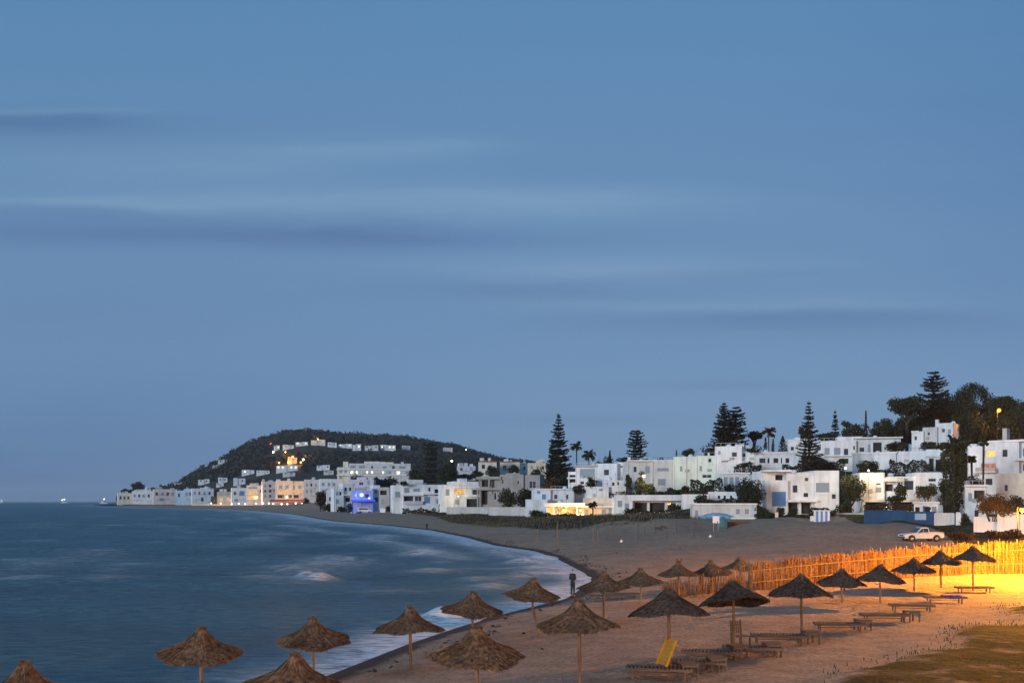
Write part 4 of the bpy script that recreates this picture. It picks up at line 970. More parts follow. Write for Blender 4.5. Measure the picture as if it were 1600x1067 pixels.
def tree(kind, px, ytop, w, Y, label, base=None, mat=None, zadd=0, name=None):
    X = (px - CX) / F * Y
    zt = H - (ytop - HZ) / F * Y
    zg = H - (base - HZ) / F * Y if base else gz1(X, Y) - .1
    if Y > YF:
        zg = max(zg, float(hill_z(np.array([X]), np.array([Y]))[0]) - .3)
    h = max(1.0, zt - zg)
    R = w / F * Y / 2
    ls = float(np.clip(1.7 * Y / 995, .22, 2.2))
    A = lambda area, cov=2.6: int(np.clip(area / ls ** 2 * cov, 120, 9000))
    nmdef = {'broad': 'broadleaf_tree', 'bush': 'bush', 'hedge': 'hedge', 'norfolk': 'norfolk_pine', 'araucaria': 'tiered_pine', 'umbrella': 'umbrella_pine', 'palm': 'palm_tree', 'shagpalm': 'palm_tree', 'cypress': 'cypress_tree'}
    cat = {'bush': 'bush', 'hedge': 'hedge', 'palm': 'palm', 'shagpalm': 'palm'}.get(kind, 'tree')
    root = empty(name or nmdef[kind], (X, Y, zg), RG.uniform(0, 6.28), label, cat)
    mt = M[mat or {'broad': 'leaf', 'bush': 'leaf', 'hedge': 'leaf', 'norfolk': 'conifer', 'araucaria': 'conifer', 'umbrella': 'leaf', 'palm': 'palmleaf', 'shagpalm': 'palmleaf', 'cypress': 'conifer'}[kind]]
    if kind in ('broad', 'umbrella'):
        hc = h * (.84 if kind == 'broad' else .55)
        if kind == 'umbrella':
            hc = min(hc, R * 1.1)
        nb = 34 if kind == 'broad' else 36
        pts = blob_pts(A(4 * R * R + 3 * R * hc, 7.0), R, hc, nb, .40)
        pts[:, 2] += h - hc
        cloudmesh('crown', mt, root, pts, ls)
        t = MB()
        r0 = max(.12, h * .022)
        t.tube([(0, 0, -.5), (.02 * h, 0, (h - hc) * .6), (.0, .02 * h, h - hc * .7)], [r0 * 1.3, r0, r0 * .8], 8)
        for i in range(6):
            a = i * 1.05 + RG.uniform(0, .5)
            t.tube([(.0, .01 * h, (h - hc) * RG.uniform(.75, 1.0)), (R * .35 * math.cos(a), R * .35 * math.sin(a), h - hc * .75), (R * .66 * math.cos(a), R * .66 * math.sin(a), h - hc * .42)], [r0 * .6, r0 * .4, r0 * .15], 6)
        t.build('trunk', M['bark'], root, True)
    elif kind in ('bush', 'hedge'):
        if kind == 'bush':
            pts = blob_pts(A(4 * R * R + 3 * R * h, 4.2), R, h * 1.12, 16, .42)
            pts[:, 2] -= .06 * h
        else:
            n = A(2 * R * h + 4 * R, 5)
            dd = min(1.6, R * .5)
            pts = np.stack([RG.uniform(-R, R, n), RG.uniform(-dd, dd, n), h * RG.uniform(0, 1, n) ** .7], 1)
            ht = .82 + .13 * np.sin(pts[:, 0] * 1.1 + RG.uniform(0, 6)) + .08 * np.sin(pts[:, 0] * 2.7)
            pts[:, 2] *= ht
            root.rotation_euler[2] = -math.atan2(X, Y) + RG.uniform(-.1, .1)
        cloudmesh('foliage', mt, root, pts, ls)
        t = MB()
        for i in range(5):
            a = i * 1.3
            x = R * .5 * math.cos(a)
            y = (R * .5 if kind == 'bush' else .3) * math.sin(a)
            t.tube([(x * .3, y * .3, -.2), (x, y, h * .7)], [.08, .03], 5)
        t.build('stem', M['bark'], root)
    elif kind == 'cypress':
        n = A(3.5 * R * h, 4)
        z = RG.uniform(0.04, 1, n)
        rr = R * np.sin(np.clip(z, 0, 1) ** .7 * PI * .93 + .2) ** .8 * RG.uniform(.3, 1.05, n)
        a = RG.uniform(0, 6.28, n)
        cloudmesh('crown', mt, root, np.stack([rr * np.cos(a), rr * np.sin(a), z * h], 1), ls * .9)
        MB().tube([(0, 0, -.4), (0, 0, h * .8)], [.2, .06], 6).build('trunk', M['bark'], root)
    elif kind in ('norfolk', 'araucaria'):
        spire = kind == 'norfolk'
        gap = max(.7, ls * 1.45) if spire else max(.9, ls * 1.7)
        zs = np.arange(h * (.10 if spire else .22), h * .985, gap)
        zs = zs + RG.normal(0, gap * .16, len(zs))
        pts, br = [], MB()
        for z in zs:
            t = z / h
            if spire:
                rr = R * ((1 - t) ** .74) * 1.28 * (1 if t > .2 else .8 + t)
            else:
                u = (t - .2) / .8
                rr = R * min(1.0, 1.02 * (1 - max(0, u - .15) ** 2.3) ** .6)
                if t > .93:
                    rr *= .62
            rr = min(rr, R) * RG.uniform(.86, 1.1)
            nb = 9
            a0 = RG.uniform(0, 6.28)
            for i in range(nb):
                a = a0 + 6.28 * i / nb + RG.uniform(-.18, .18)
                L = rr * (RG.uniform(.62, 1.12) if RG.uniform() > .08 else RG.uniform(.3, .6))
                if L < .25:
                    continue
                droop = RG.uniform(-.05, .06)
                rise = (.16 if spire else .10) * (t - .1)
                k = int(np.clip(L / ls * 13, 7, 120))
                s = RG.uniform(.1, 1, k) ** .8
                side = RG.normal(0, 1, k) * (.16 * L * (1.05 - s) * s * 2 + ls * .12)
                zz = z + L * (rise * s + droop + .13 * s ** 2.5) + RG.normal(0, ls * .16, k)
                pts.append(np.stack([math.cos(a) * L * s - math.sin(a) * side, math.sin(a) * L * s + math.cos(a) * side, zz], 1))
                if i % 2 == 0:
                    br.tube([(0, 0, z), (math.cos(a) * L * .55, math.sin(a) * L * .55, z + L * (rise * .55 + droop)), (math.cos(a) * L * .95, math.sin(a) * L * .95, z + L * (rise + droop + .11))], [.09, .06, .02], 4, False)
        pts = np.concatenate(pts)
        cloudmesh('crown', mt, root, pts, ls * .95, flat=.72)
        br.tube([(0, 0, -.6), (.0, 0, h * .5), (0, 0, h)], [max(.25, h * .018), max(.15, h * .011), .04], 8)
        br.build('trunk', M['bark'], root)
    elif kind in ('palm', 'shagpalm'):
        th = h - R * .55
        n = 26 if kind == 'palm' else 44
        pts, V, Q = [], [], []
        for i in range(n):
            a = 6.28 * i / n * 2.4 + RG.uniform(-.2, .2)
            el = RG.uniform(-.5, 1.25)
            L = R * RG.uniform(.9, 1.15)
            prev = np.array([0, 0, th])
            d = np.array([math.cos(a) * math.cos(el), math.sin(a) * math.cos(el), math.sin(el)])
            sidev = np.array([-math.sin(a), math.cos(a), 0])
            w0 = L * .13
            seg = 5
            for j in range(seg):
                nx = prev + d * L / seg
                d = d + np.array([0, 0, -.24])
                d /= np.linalg.norm(d)
                w1 = w0 * (1.15 if j == 0 else .95 if j < 3 else .45)
                wb = w0 * (.35 if j == 0 else 1.0)
                o = len(V)
                V += [prev, prev + sidev * wb + (0, 0, -wb * .5), nx + sidev * w1 + (0, 0, -w1 * .5), nx, prev, nx, nx - sidev * w1 + (0, 0, -w1 * .5), prev - sidev * wb + (0, 0, -wb * .5)]
                Q += [(o, o + 1, o + 2, o + 3), (o + 4, o + 5, o + 6, o + 7)]
                k = 5
                pts += [prev + (nx - prev) * RG.uniform() + sidev * RG.normal(0, w0 * .8) + (0, 0, -abs(RG.normal(0, w0 * .5))) for _ in range(k)]
                prev = nx
        cloudmesh('crown', mt, root, np.array(pts), max(ls * .8, R * .16), 0, 1.6, (np.array(V), np.array(Q)))
        if kind == 'shagpalm':
            k = 2400
            z = RG.uniform(.12, .84, k)
            rr = R * (.30 + .42 * sm(z, .1, .7)) * RG.uniform(.4, 1.08, k)
            a = RG.uniform(0, 6.28, k)
            sk = np.stack([rr * np.cos(a), rr * np.sin(a), z * th * 1.12], 1)
            cloudmesh('skirt', M['palmleaf'], root, sk, ls * 1.1, 0, 1.5)
        MB().tube([(0, 0, -.5), (.1, 0, th * .5), (0, 0, th)], [max(.2, R * .10), max(.16, R * .075), max(.2, R * .09)], 9).build('trunk', M['palm_bark'], root, True)
    return root


TREES = [
 ('araucaria', 1138, 652, 56, 288, 'added lower dense tiered pine filling between the pointed and the rounded one', None),  # extra tree added to fill out the crown of the paired pines
 ('hedge', 700, 800, 60, 326, 'scrubby dark shrub line at the left end of the long beach wall', 809),
 ('bush', 838, 796, 24, 258, 'dark shrub at the foot of the pale house with three windows', 810),
 ('hedge', 905, 803, 44, 243, 'low dark shrubs under the right half of the restaurant terrace', 811),
 ('hedge', 1010, 795, 66, 219, 'dark ragged shrubs along the front of the white pavilion', 811),
 ('bush', 1095, 773, 30, 209, 'dark shrub behind the left end of the long pale beach building', 789),
 ('bush', 1240, 790, 22, 189, 'dark shrub between the two garage openings of the blue-shuttered villa', 808),
 ('hedge', 1285, 792, 40, 186, 'dark hedge behind the striped beach kiosk', 806),
 ('bush', 1365, 716, 26, 229, 'rounded dark shrub at the left of the terrace hedge', 742),
 ('bush', 1474, 712, 26, 229, 'dark shrub beside the arched bay', 741),
 ('bush', 1400, 690, 44, 256, 'dark scrub spilling over the right end of the long hillside villa', 706),
 ('bush', 1456, 690, 40, 262, 'dark scrub under the stepped white villa', 708),
 ('bush', 1176, 700, 24, 236, 'dark shrub on the roof terrace left of the five-window house', 708),
 ('bush', 1075, 700, 26, 290, 'dark treetop behind the blank-walled house', 716),
 ('bush', 925, 744, 22, 263, 'dark climbing plant on the bay house wall', 762),
 ('broad', 770, 728, 24, 605, 'dark round tree in the gap between the two red-edged houses', None),
 ('bush', 632, 752, 18, 372, 'dark shrub on the flat roof of the broad white villa', 759),
 ('bush', 610, 788, 26, 384, 'dark shrub at the base of the grey shaded house', 800),
 ('bush', 534, 790, 18, 440, 'dark shrub before the house with rows of small windows', 801),
 ('broad', 560, 735, 30, 600, 'dark tree rising in front of the hotel between its wings', None),
 ('bush', 1400, 772, 34, 183, 'dark shrub hanging over the porch roof', 787),
 ('bush', 1448, 788, 14, 171, 'small dark shrub beside the low hut', 803),
 ('broad', 1515, 640, 62, 306, 'dark tree overlapping the stepped white villa on its right', None),
 ('broad', 1540, 596, 60, 340, 'wide dark pine crown sloping down right of the tallest rounded pine', None),
 ('broad', 1583, 622, 62, 318, 'dark tree right of the hilltop street lamp', None),
 ('broad', 1478, 600, 56, 340, 'dark crown filling the gap behind the tiered hilltop pine', None),
 ('broad', 1440, 632, 62, 330, 'dark crown between the flat-topped and the tiered hilltop pines', None),
 ('broad', 1408, 646, 52, 322, 'dark crown under the leaning flat-topped hilltop pine', None),
 ('bush', 1290, 676, 40, 284, 'dark scrub on the skyline right of the tall tiered pine', 690),
 ('broad', 1180, 690, 36, 282, 'dark tree on the roofline left of the reddish cypress', None),
 ('bush', 1140, 756, 20, 219, 'dark bush climbing the ribbed white house', 776),
 ('bush', 1200, 736, 26, 212, 'dark bush behind the upper terrace of the blue-shuttered villa', 752),
 ('hedge', 1370, 731, 40, 224, 'dark hedge above the roof of the warm-lit house', 743),
 ('bush', 1476, 744, 30, 186, 'dark bush left of the big shaggy palm', 790),
 ('bush', 1512, 762, 30, 168, 'dark creeper over the corner of the small garage house', 800),
 ('bush', 1590, 770, 34, 150, 'dark green bush behind the bright street lamp', 812),
 ('bush', 1130, 746, 24, 231, 'dark bush below the tall white block', 766),
 ('hedge', 1060, 762, 34, 231, 'clipped hedge left end above the pavilion roof', 772),
 ('bush', 905, 757, 26, 257, 'dark bush between the bay house and the lit restaurant', 772),
 ('bush', 700, 745, 22, 366, 'dark bush behind the joint of the two broad villas', 760),
 ('broad', 590, 742, 24, 520, 'dark tree behind the blue-lit venue', None),
 ('bush', 480, 776, 16, 640, 'dark bush left of the rust-coloured tree', 792),
 ('bush', 545, 786, 14, 420, 'small dark bush at the left of the beach venue', 803),
 ('cypress', 868, 752, 7, 276, 'short thin cypress behind the pale house with three windows', None),
 ('broad', 197, 760, 22, 1320, 'small dark tree at the tip of the headland', None),
 ('broad', 216, 751, 26, 1326, 'taller dark tree behind the white tower house at the headland', None),
 ('broad', 501, 762, 24, 476, 'rust-coloured tree on the shore left of the blue-lit venue', None, 'redleaf'),
 ('araucaria', 673, 688, 30, 560, 'dense dark pine towering beside the hotel', None),
 ('broad', 652, 724, 34, 545, 'dark tree at the foot of the dense pine, on its left', None),
 ('broad', 700, 722, 44, 540, 'wide dark tree at the foot of the dense pine, on its right', None),
 ('broad', 725, 740, 34, 548, 'low dark tree between the dense pine and the red-edged house', None),
 ('bush', 604, 743, 54, 620, 'broad dark bush in front of the hotel', 770),
 ('bush', 515, 784, 22, 462, 'dark bush below the rust-coloured tree', 801),
 ('hedge', 655, 793, 52, 362, 'dark shore hedge in front of the broad white villa', 807),
 ('olive', 795, 762, 34, 312, 'grey-green olive tree before the bare concrete house', None),
 ('broad', 824, 763, 44, 300, 'dark bushy tree at the right corner of the bare concrete house', None),
 ('broad', 803, 725, 20, 604, 'round dark tree between the far cream houses', None),
 ('bush', 838, 731, 34, 585, 'dark scrub below the far cream house', 762),
 ('broad', 745, 734, 26, 598, 'dark tree in front of the red-edged house', None),
 ('bush', 775, 738, 30, 590, 'low dark bush behind the bare concrete house', 760),
 ('norfolk', 873, 645, 54, 300, 'tall spire-shaped pine standing between the concrete house and the bay house', None),
 ('norfolk', 864, 688, 36, 304, 'shorter spire-shaped pine touching the tall one on its left', None),
 ('broad', 861, 738, 26, 285, 'yellowish tree beneath the two spire-shaped pines', None, 'rustbush'),
 ('bush', 888, 740, 40, 292, 'dark thicket at the foot of the tall spire-shaped pine', 775),
 ('palm', 901, 692, 19, 312, 'slender palm beside the tall spire-shaped pine', None),
 ('palm', 920, 704, 22, 322, 'low palm rising behind the bay house roof', None),
 ('cypress', 953, 704, 11, 332, 'stout dark cypress behind the bay house', None),
 ('bush', 945, 715, 40, 338, 'dark bush on the skyline behind the bay house', 740),
 ('araucaria', 994, 669, 38, 320, 'tiered pine with an open rounded top, alone on the skyline', None),
 ('bush', 985, 708, 44, 318, 'dark scrub under the lone rounded tiered pine', 730),
 ('broad', 1036, 707, 28, 300, 'flat dark treetop behind the plain pale house', None),
 ('cypress', 1057, 703, 5, 302, 'thin cypress tip behind the blank-walled house', None),
 ('broad', 999, 727, 16, 240, 'dark upright tree by the yellow garden lamp', None),
 ('bush', 1011, 748, 40, 238, 'bush lit yellow-green by the garden lamp', 774, 'olive'),
 ('bush', 983, 735, 18, 243, 'dark bush against the end of the plain pale house', 770),
 ('norfolk', 1131, 627, 66, 290, 'broad tiered pine with the pointed top, above the tall white block', None),
 ('araucaria', 1150, 634, 42, 293, 'tiered pine with the rounded top, joined to the broad pointed one', None),
 ('bush', 1107, 696, 28, 286, 'dark bush under the broad tiered pine', 722),
 ('umbrella', 1178, 673, 28, 300, 'flat-topped pine right of the broad tiered pines', None),
 ('palm', 1201, 669, 23, 280, 'tall ragged palm on the skyline', None, 'redleaf'),
 ('cypress', 1196, 683, 10, 272, 'reddish cypress under the ragged palm', None, 'redleaf'),
 ('cypress', 1208, 685, 7, 270, 'thin dark cypress under the ragged palm', None),
 ('cypress', 1223, 681, 15, 271, 'thick dark cypress left of the tall tiered pine', None),
 ('hedge', 1168, 721, 42, 232, 'dark rounded hedge before the tall white block', 742),
 ('broad', 1171, 744, 50, 200, 'dark full tree between the ribbed house and the blue-shuttered villa', None),
 ('hedge', 1104, 746, 50, 216, 'long sloping clipped hedge under the blank-walled house', 772),
 ('bush', 1071, 755, 16, 217, 'small clipped bush at the end of the sloping hedge', 772),
 ('hedge', 960, 767, 62, 254, 'low green hedge on the terrace above the lit restaurant', 776),
 ('hedge', 1042, 765, 26, 229, 'dark low bush on the wall of the white pavilion', 775),
 ('palm', 926, 784, 15, 236, 'small dark palm in front of the lit restaurant', 810),
 ('bush', 988, 792, 34, 222, 'dark bush before the end of the white pavilion', 811),
 ('bush', 1016, 799, 24, 221, 'low bush before the dark pavilion openings', 811),
 ('bush', 1060, 786, 46, 220, 'wide dark bush before the white pavilion', 811),
 ('hedge', 1125, 778, 56, 206, 'dark hedge above the long pale beach building', 790),
 ('bush', 1194, 789, 34, 190, 'dark bush at the left corner of the blue-shuttered villa', 815),
 ('hedge', 1232, 801, 70, 186, 'long dark garden hedge in front of the blue-shuttered villa', 816),
 ('bush', 1219, 789, 18, 190, 'bush under the blue ground-floor shutter', 812),
 ('norfolk', 1264, 625, 50, 224, 'tall tiered pine with wide lower branches before the hillside villas', None),
 ('broad', 1257, 660, 26, 286, 'reddish-brown dense tree behind the tall tiered pine', None, 'redleaf'),
 ('norfolk', 1305, 638, 22, 320, 'small pointed pine right of the tall tiered pine', None),
 ('broad', 1324, 641, 24, 312, 'round dark treetop beside the small pointed pine', None),
 ('broad', 1342, 654, 42, 306, 'low dark tree behind the long hillside villa', None),
 ('broad', 1376, 642, 42, 304, 'dark tree left of the flat-topped hilltop pine', None),
 ('cypress', 1353, 642, 7, 303, 'thin dark cypress behind the long hillside villa', None),
 ('broad', 1392, 655, 40, 306, 'dark filling tree under the flat-topped hilltop pine', None),
 ('hedge', 1295, 717, 50, 230, 'dark green hedge below the long hillside villa', 737),
 ('hedge', 1243, 723, 40, 226, 'dark hedge at the foot of the tall tiered pine', 740),
 ('bush', 1350, 721, 34, 226, 'dark bush by the glowing wall lamp', 742),
 ('hedge', 1421, 717, 58, 226, 'dark spiky terrace hedge on the sloping-parapet house', 741),
 ('broad', 1330, 737, 46, 192, 'dense dark tree between the blue-shuttered villa and the warm-lit house', None),
 ('bush', 1320, 780, 30, 190, 'dark bush at the foot of the dense tree by the warm-lit house', 806),
 ('bush', 1410, 753, 30, 188, 'green bush in front of the warm-lit house loggia', 780),
 ('bush', 1449, 754, 40, 187, 'brownish bush at the right end of the warm-lit house', 784, 'olive'),
 ('hedge', 1390, 785, 76, 182, 'dry brown creeper hedge over the blue wall', 800, 'redleaf'),
 ('umbrella', 1416, 617, 68, 316, 'flat-topped dark pine leaning out at the left of the hilltop grove', None),
 ('araucaria', 1459, 581, 52, 326, 'tiered pine standing in the hilltop grove', None),
 ('broad', 1508, 577, 58, 332, 'tallest rounded pine of the hilltop grove', None),
 ('broad', 1493, 612, 50, 328, 'dark tree under the tallest rounded pine', None),
 ('umbrella', 1566, 613, 70, 335, 'spreading dark pine beside the hilltop street lamp', None),
 ('broad', 1602, 617, 56, 330, 'dark tree at the right edge of the hilltop grove', None),
 ('broad', 1535, 634, 56, 322, 'dark tree just left of the hilltop street lamp', None),
 ('bush', 1528, 660, 80, 314, 'wide dark undergrowth behind the pale apartment block', 706),
 ('bush', 1580, 656, 70, 312, 'dark undergrowth below the hilltop street lamp', 706),
 ('bush', 1440, 660, 50, 310, 'dark undergrowth left of the stepped white villa', 706),
 ('bush', 1482, 688, 44, 270, 'low dark bush below the stepped white villa', 712),
 ('shagpalm', 1491, 687, 50, 168, 'big shaggy palm with a skirt of dead fronds', None),
 ('palm', 1537, 686, 16, 176, 'thin palm in front of the yellow-lit windows', None),
 ('palm', 1518, 713, 15, 174, 'little palm next to the big shaggy one', None),
 ('bush', 1521, 742, 36, 177, 'green bush on the wall of the small garage house', 764),
 ('bush', 1551, 766, 70, 128, 'large orange-brown bush under the bright street lamp', 812, 'rustbush'),
 ('bush', 1507, 800, 26, 150, 'dark bush beside the white gate wall', 826),
 ('hedge', 868, 801, 64, 244, 'low dark shrub border of the lit restaurant', 811),
 ('hedge', 760, 803, 110, 300, 'row of low shrubs before the long beach wall', 809),
 ('bush', 690, 785, 16, 350, 'dark shrub at the corner of the broad white villa', 800),
 ('bush', 1475, 822, 40, 134, 'low dark scrub behind the parked pickup', 836),
 ('bush', 1505, 829, 50, 118, 'dark scrub mound right of the parked pickup', 845, 'redleaf'),
 ('bush', 1568, 826, 60, 110, 'dark reddish scrub below the white garden walls', 846, 'redleaf'),
]
for t in TREES:
    kd = t[0]
    if kd == 'olive':
        tree('broad', t[1], t[2], t[3], t[4], t[5], t[6], 'olive', name='olive_tree')
    else:
        tree(*t)

# woods on the hill: one far mass nobody could count
n = 12000
wy = YF + (YR + 90 - YF) * RG.uniform(0, 1, n) ** .8
wpx = RG.uniform(182, 960, n)
wx = (wpx - CX) / F * wy
wz = hill_z(wx, wy)
ok = wz > 5
# keep clear of the houses
for o in [q for q in bpy.data.objects if q.name.startswith('hillside_house')]:
    ox, oy, oz = o.location
    ok &= ~((np.abs(wx - ox) < 20) & (wy < oy + 12) & (wy > oy - 42))
wx, wy, wz = wx[ok], wy[ok], wz[ok]
pts = []
for x, y, z in zip(wx, wy, wz):
    r = RG.uniform(2.4, 5.2)
    hh_ = r * RG.uniform(.9, 1.7)
    k = 18
    e = RG.normal(size=(k, 3))
    e /= np.linalg.norm(e, axis=1)[:, None]
    e *= RG.uniform(.5, 1, k)[:, None]
    pts.append(e * (r, r, hh_) + (x, y, z + hh_ * .6))
pts = np.concatenate(pts)
wd = cloudmesh('woodland', foliage('hill_woods', (.020, .023, .021), (.030, .033, .028), (.044, .044, .036), .02), None, pts, 3.6)
tag(wd, 'dark trees covering the hill behind the town', 'woods', kind='stuff')


# ------------------------------------------------------------------ grasses
def blades(name, mat, XY, hmin, hmax, w, lab):
    n = len(XY)
    z = gz(XY[:, 0], XY[:, 1])
    z += np.where(XY[:, 1] < 62, .1, 0)
    a = RG.uniform(0, 6.28, n)
    hgt = RG.uniform(hmin, hmax, n)
    lean = RG.normal(0, .3, (n, 2)) * hgt[:, None]
    dx, dy = np.cos(a) * w / 2, np.sin(a) * w / 2
    B0 = np.stack([XY[:, 0] - dx, XY[:, 1] - dy, z - .03], 1)
    B1 = np.stack([XY[:, 0] + dx, XY[:, 1] + dy, z - .03], 1)
    T1 = np.stack([XY[:, 0] + lean[:, 0] + dx * .25, XY[:, 1] + lean[:, 1] + dy * .25, z + hgt], 1)
    T0 = np.stack([XY[:, 0] + lean[:, 0] - dx * .25, XY[:, 1] + lean[:, 1] - dy * .25, z + hgt], 1)
    V = np.stack([B0, B1, T1, T0], 1).reshape(-1, 3)
    return tag(link(name, np_mesh(name, V, np.arange(4 * n).reshape(n, 4)), M[mat]), lab, 'grass', kind='stuff')


def scatter(n, x0, x1, y0, y1, fn):
    X, Y = RG.uniform(x0, x1, n), RG.uniform(y0, y1, n)
    p = fn(X, Y)
    clump = .5 + .5 * np.sin(X * .9 + 1.3 * np.sin(Y * .7)) * np.sin(Y * 1.1 + np.sin(X * .6))
    k = RG.uniform(0, 1, n) < p * (.25 + .75 * clump)
    return np.stack([X[k], Y[k]], 1)


blades('grass', 'grassblade', scatter(110000, 5, 55, 18, 62, veg_mask), .03, .12, .035, 'thin grass growing over the sand bank at the lower right')


n = 26000
wx, wy = RG.uniform(-20, 40, n), RG.uniform(22, 150, n)
ws_ = sdist(wx, wy)
tide = 1.9 + .7 * np.sin(wy * .33) + .4 * np.sin(wy * 1.1 + wx)
ok = (np.abs(ws_ - tide) < .45) | ((RG.uniform(0, 1, n) < .012) & (ws_ > 3) & (wy < 110))
wx, wy = wx[ok], wy[ok]
sw = cloudmesh('seaweed', noisy('dry_seaweed', (.012, .010, .008), (.05, .038, .026), 3, .95), None, np.stack([wx, wy, gz(wx, wy) + .03], 1), .17, .85, 1.5)
tag(sw, 'scraps of dark seaweed and litter along the tide line', 'seaweed', kind='stuff')


def dune(X, Y):
    px = CX + F * X / Y
    vy = np.interp(px, VEG_PX, VEG_Y)
    return ((Y > vy - 6) & (Y < vy + 80) & (px > 600) & (px < 1130) & (sdist(X, Y) > 4)).astype(float)


blades('dune_grass', 'drygrass', scatter(52000, -80, 65, 160, 340, dune), .2, .62, .15, 'dry brown dune grass between the bay and the houses')
# ------------------------------------------------------------------ thatched parasols
def canopy_mesh(seed, dark, spiky=False, R=1.15, Hc=.70):
    rg = np.random.default_rng(seed)
    prof = [(.03, Hc), (.13, Hc - .03), (.19, Hc - .13), (.30, Hc - .25), (.55, Hc - .40), (.85, .14), (1.06, .015), (R, -.06)]
    if not dark:
        prof = [(.03, Hc), (.12, Hc - .03), (.17, Hc - .14), (.27, Hc - .28), (.48, Hc - .43), (.80, .11), (1.05, .01), (R, -.05)]
    n = 40
    ph = rg.uniform(0, 6.28, 4)
    wob = lambda a: 1 + .035 * np.sin(3 * a + ph[0]) + .03 * np.sin(7 * a + ph[1]) + .02 * np.sin(13 * a + ph[2])
    sag = lambda a: .05 * np.sin(2 * a + ph[3]) + .03 * np.sin(5 * a + ph[1])
    V, Q = [], []
    for r, z in prof + [(R - .10, -.07), (.8, .06), (.3, Hc - .38), (.04, Hc - .2)]:
        for k in range(n):
            a = 2 * PI * k / n
            q = r / R
            V.append((r * math.cos(a) * wob(a), r * math.sin(a) * wob(a), z + sag(a) * q))
    L = len(prof) + 4
    Q = [(i * n + k, i * n + (k + 1) % n, (i + 1) * n + (k + 1) % n, (i + 1) * n + k) for i in range(L - 1) for k in range(n)]
    pr, pz = np.array([p[0] for p in prof]), np.array([p[1] for p in prof])
    m = 9000
    a = rg.uniform(0, 6.28, m)
    r0 = np.sqrt(rg.uniform(.004, 1, m)) * R * .95
    ring = np.round(r0 / .16) * .16                       # straw tied in courses
    r0 = np.where(rg.uniform(0, 1, m) < .6, ring, r0)
    ln = rg.uniform(.12, .34, m)
    r1 = np.minimum(r0 + ln, R + rg.uniform(-.05, .045, m))
    a1 = a + rg.normal(0, .05, m) / np.maximum(r0, .2)
    zz0 = np.interp(r0, pr, pz) + rg.uniform(.004, .03, m)
    zz1 = np.interp(r1, pr, pz) + rg.uniform(.0, .04, m) - np.maximum(0, r1 - R) * rg.uniform(.4, 1.6, m)
    w0, w1 = .0065, .005
    A = np.stack([r0 * np.cos(a) * wob(a), r0 * np.sin(a) * wob(a), zz0 + sag(a) * r0 / R], 1)
    B = np.stack([r1 * np.cos(a1) * wob(a1), r1 * np.sin(a1) * wob(a1), zz1 + sag(a1) * r1 / R], 1)
    T = np.stack([-np.sin(a), np.cos(a), 0 * a], 1)
    T[:, 2] = rg.normal(0, .5, m)
    S4 = np.stack([A - T * w0, A + T * w0, B + T * w1, B - T * w1], 1).reshape(-1, 3)
    if spiky:
        k = 26
        a = rg.uniform(0, 6.28, k)
        A = np.stack([.1 * np.cos(a), .1 * np.sin(a), np.full(k, Hc - .1)], 1)
        B = A + np.stack([.16 * np.cos(a) * rg.uniform(.2, 1, k), .16 * np.sin(a) * rg.uniform(.2, 1, k), rg.uniform(.15, .34, k)], 1)
        T = np.stack([-np.sin(a), np.cos(a), 0 * a], 1) * .014
        S4 = np.concatenate([S4, np.stack([A - T, A + T, B + T, B - T], 1).reshape(-1, 3)])
    V = np.concatenate([np.array(V), S4])
    o = L * n
    Q = np.concatenate([np.array(Q), np.arange(o, o + len(S4)).reshape(-1, 4)])
    me = np_mesh('canopy', V, Q)
    me.materials.append(M['thatch_shaded' if dark else 'thatch'])
    return me


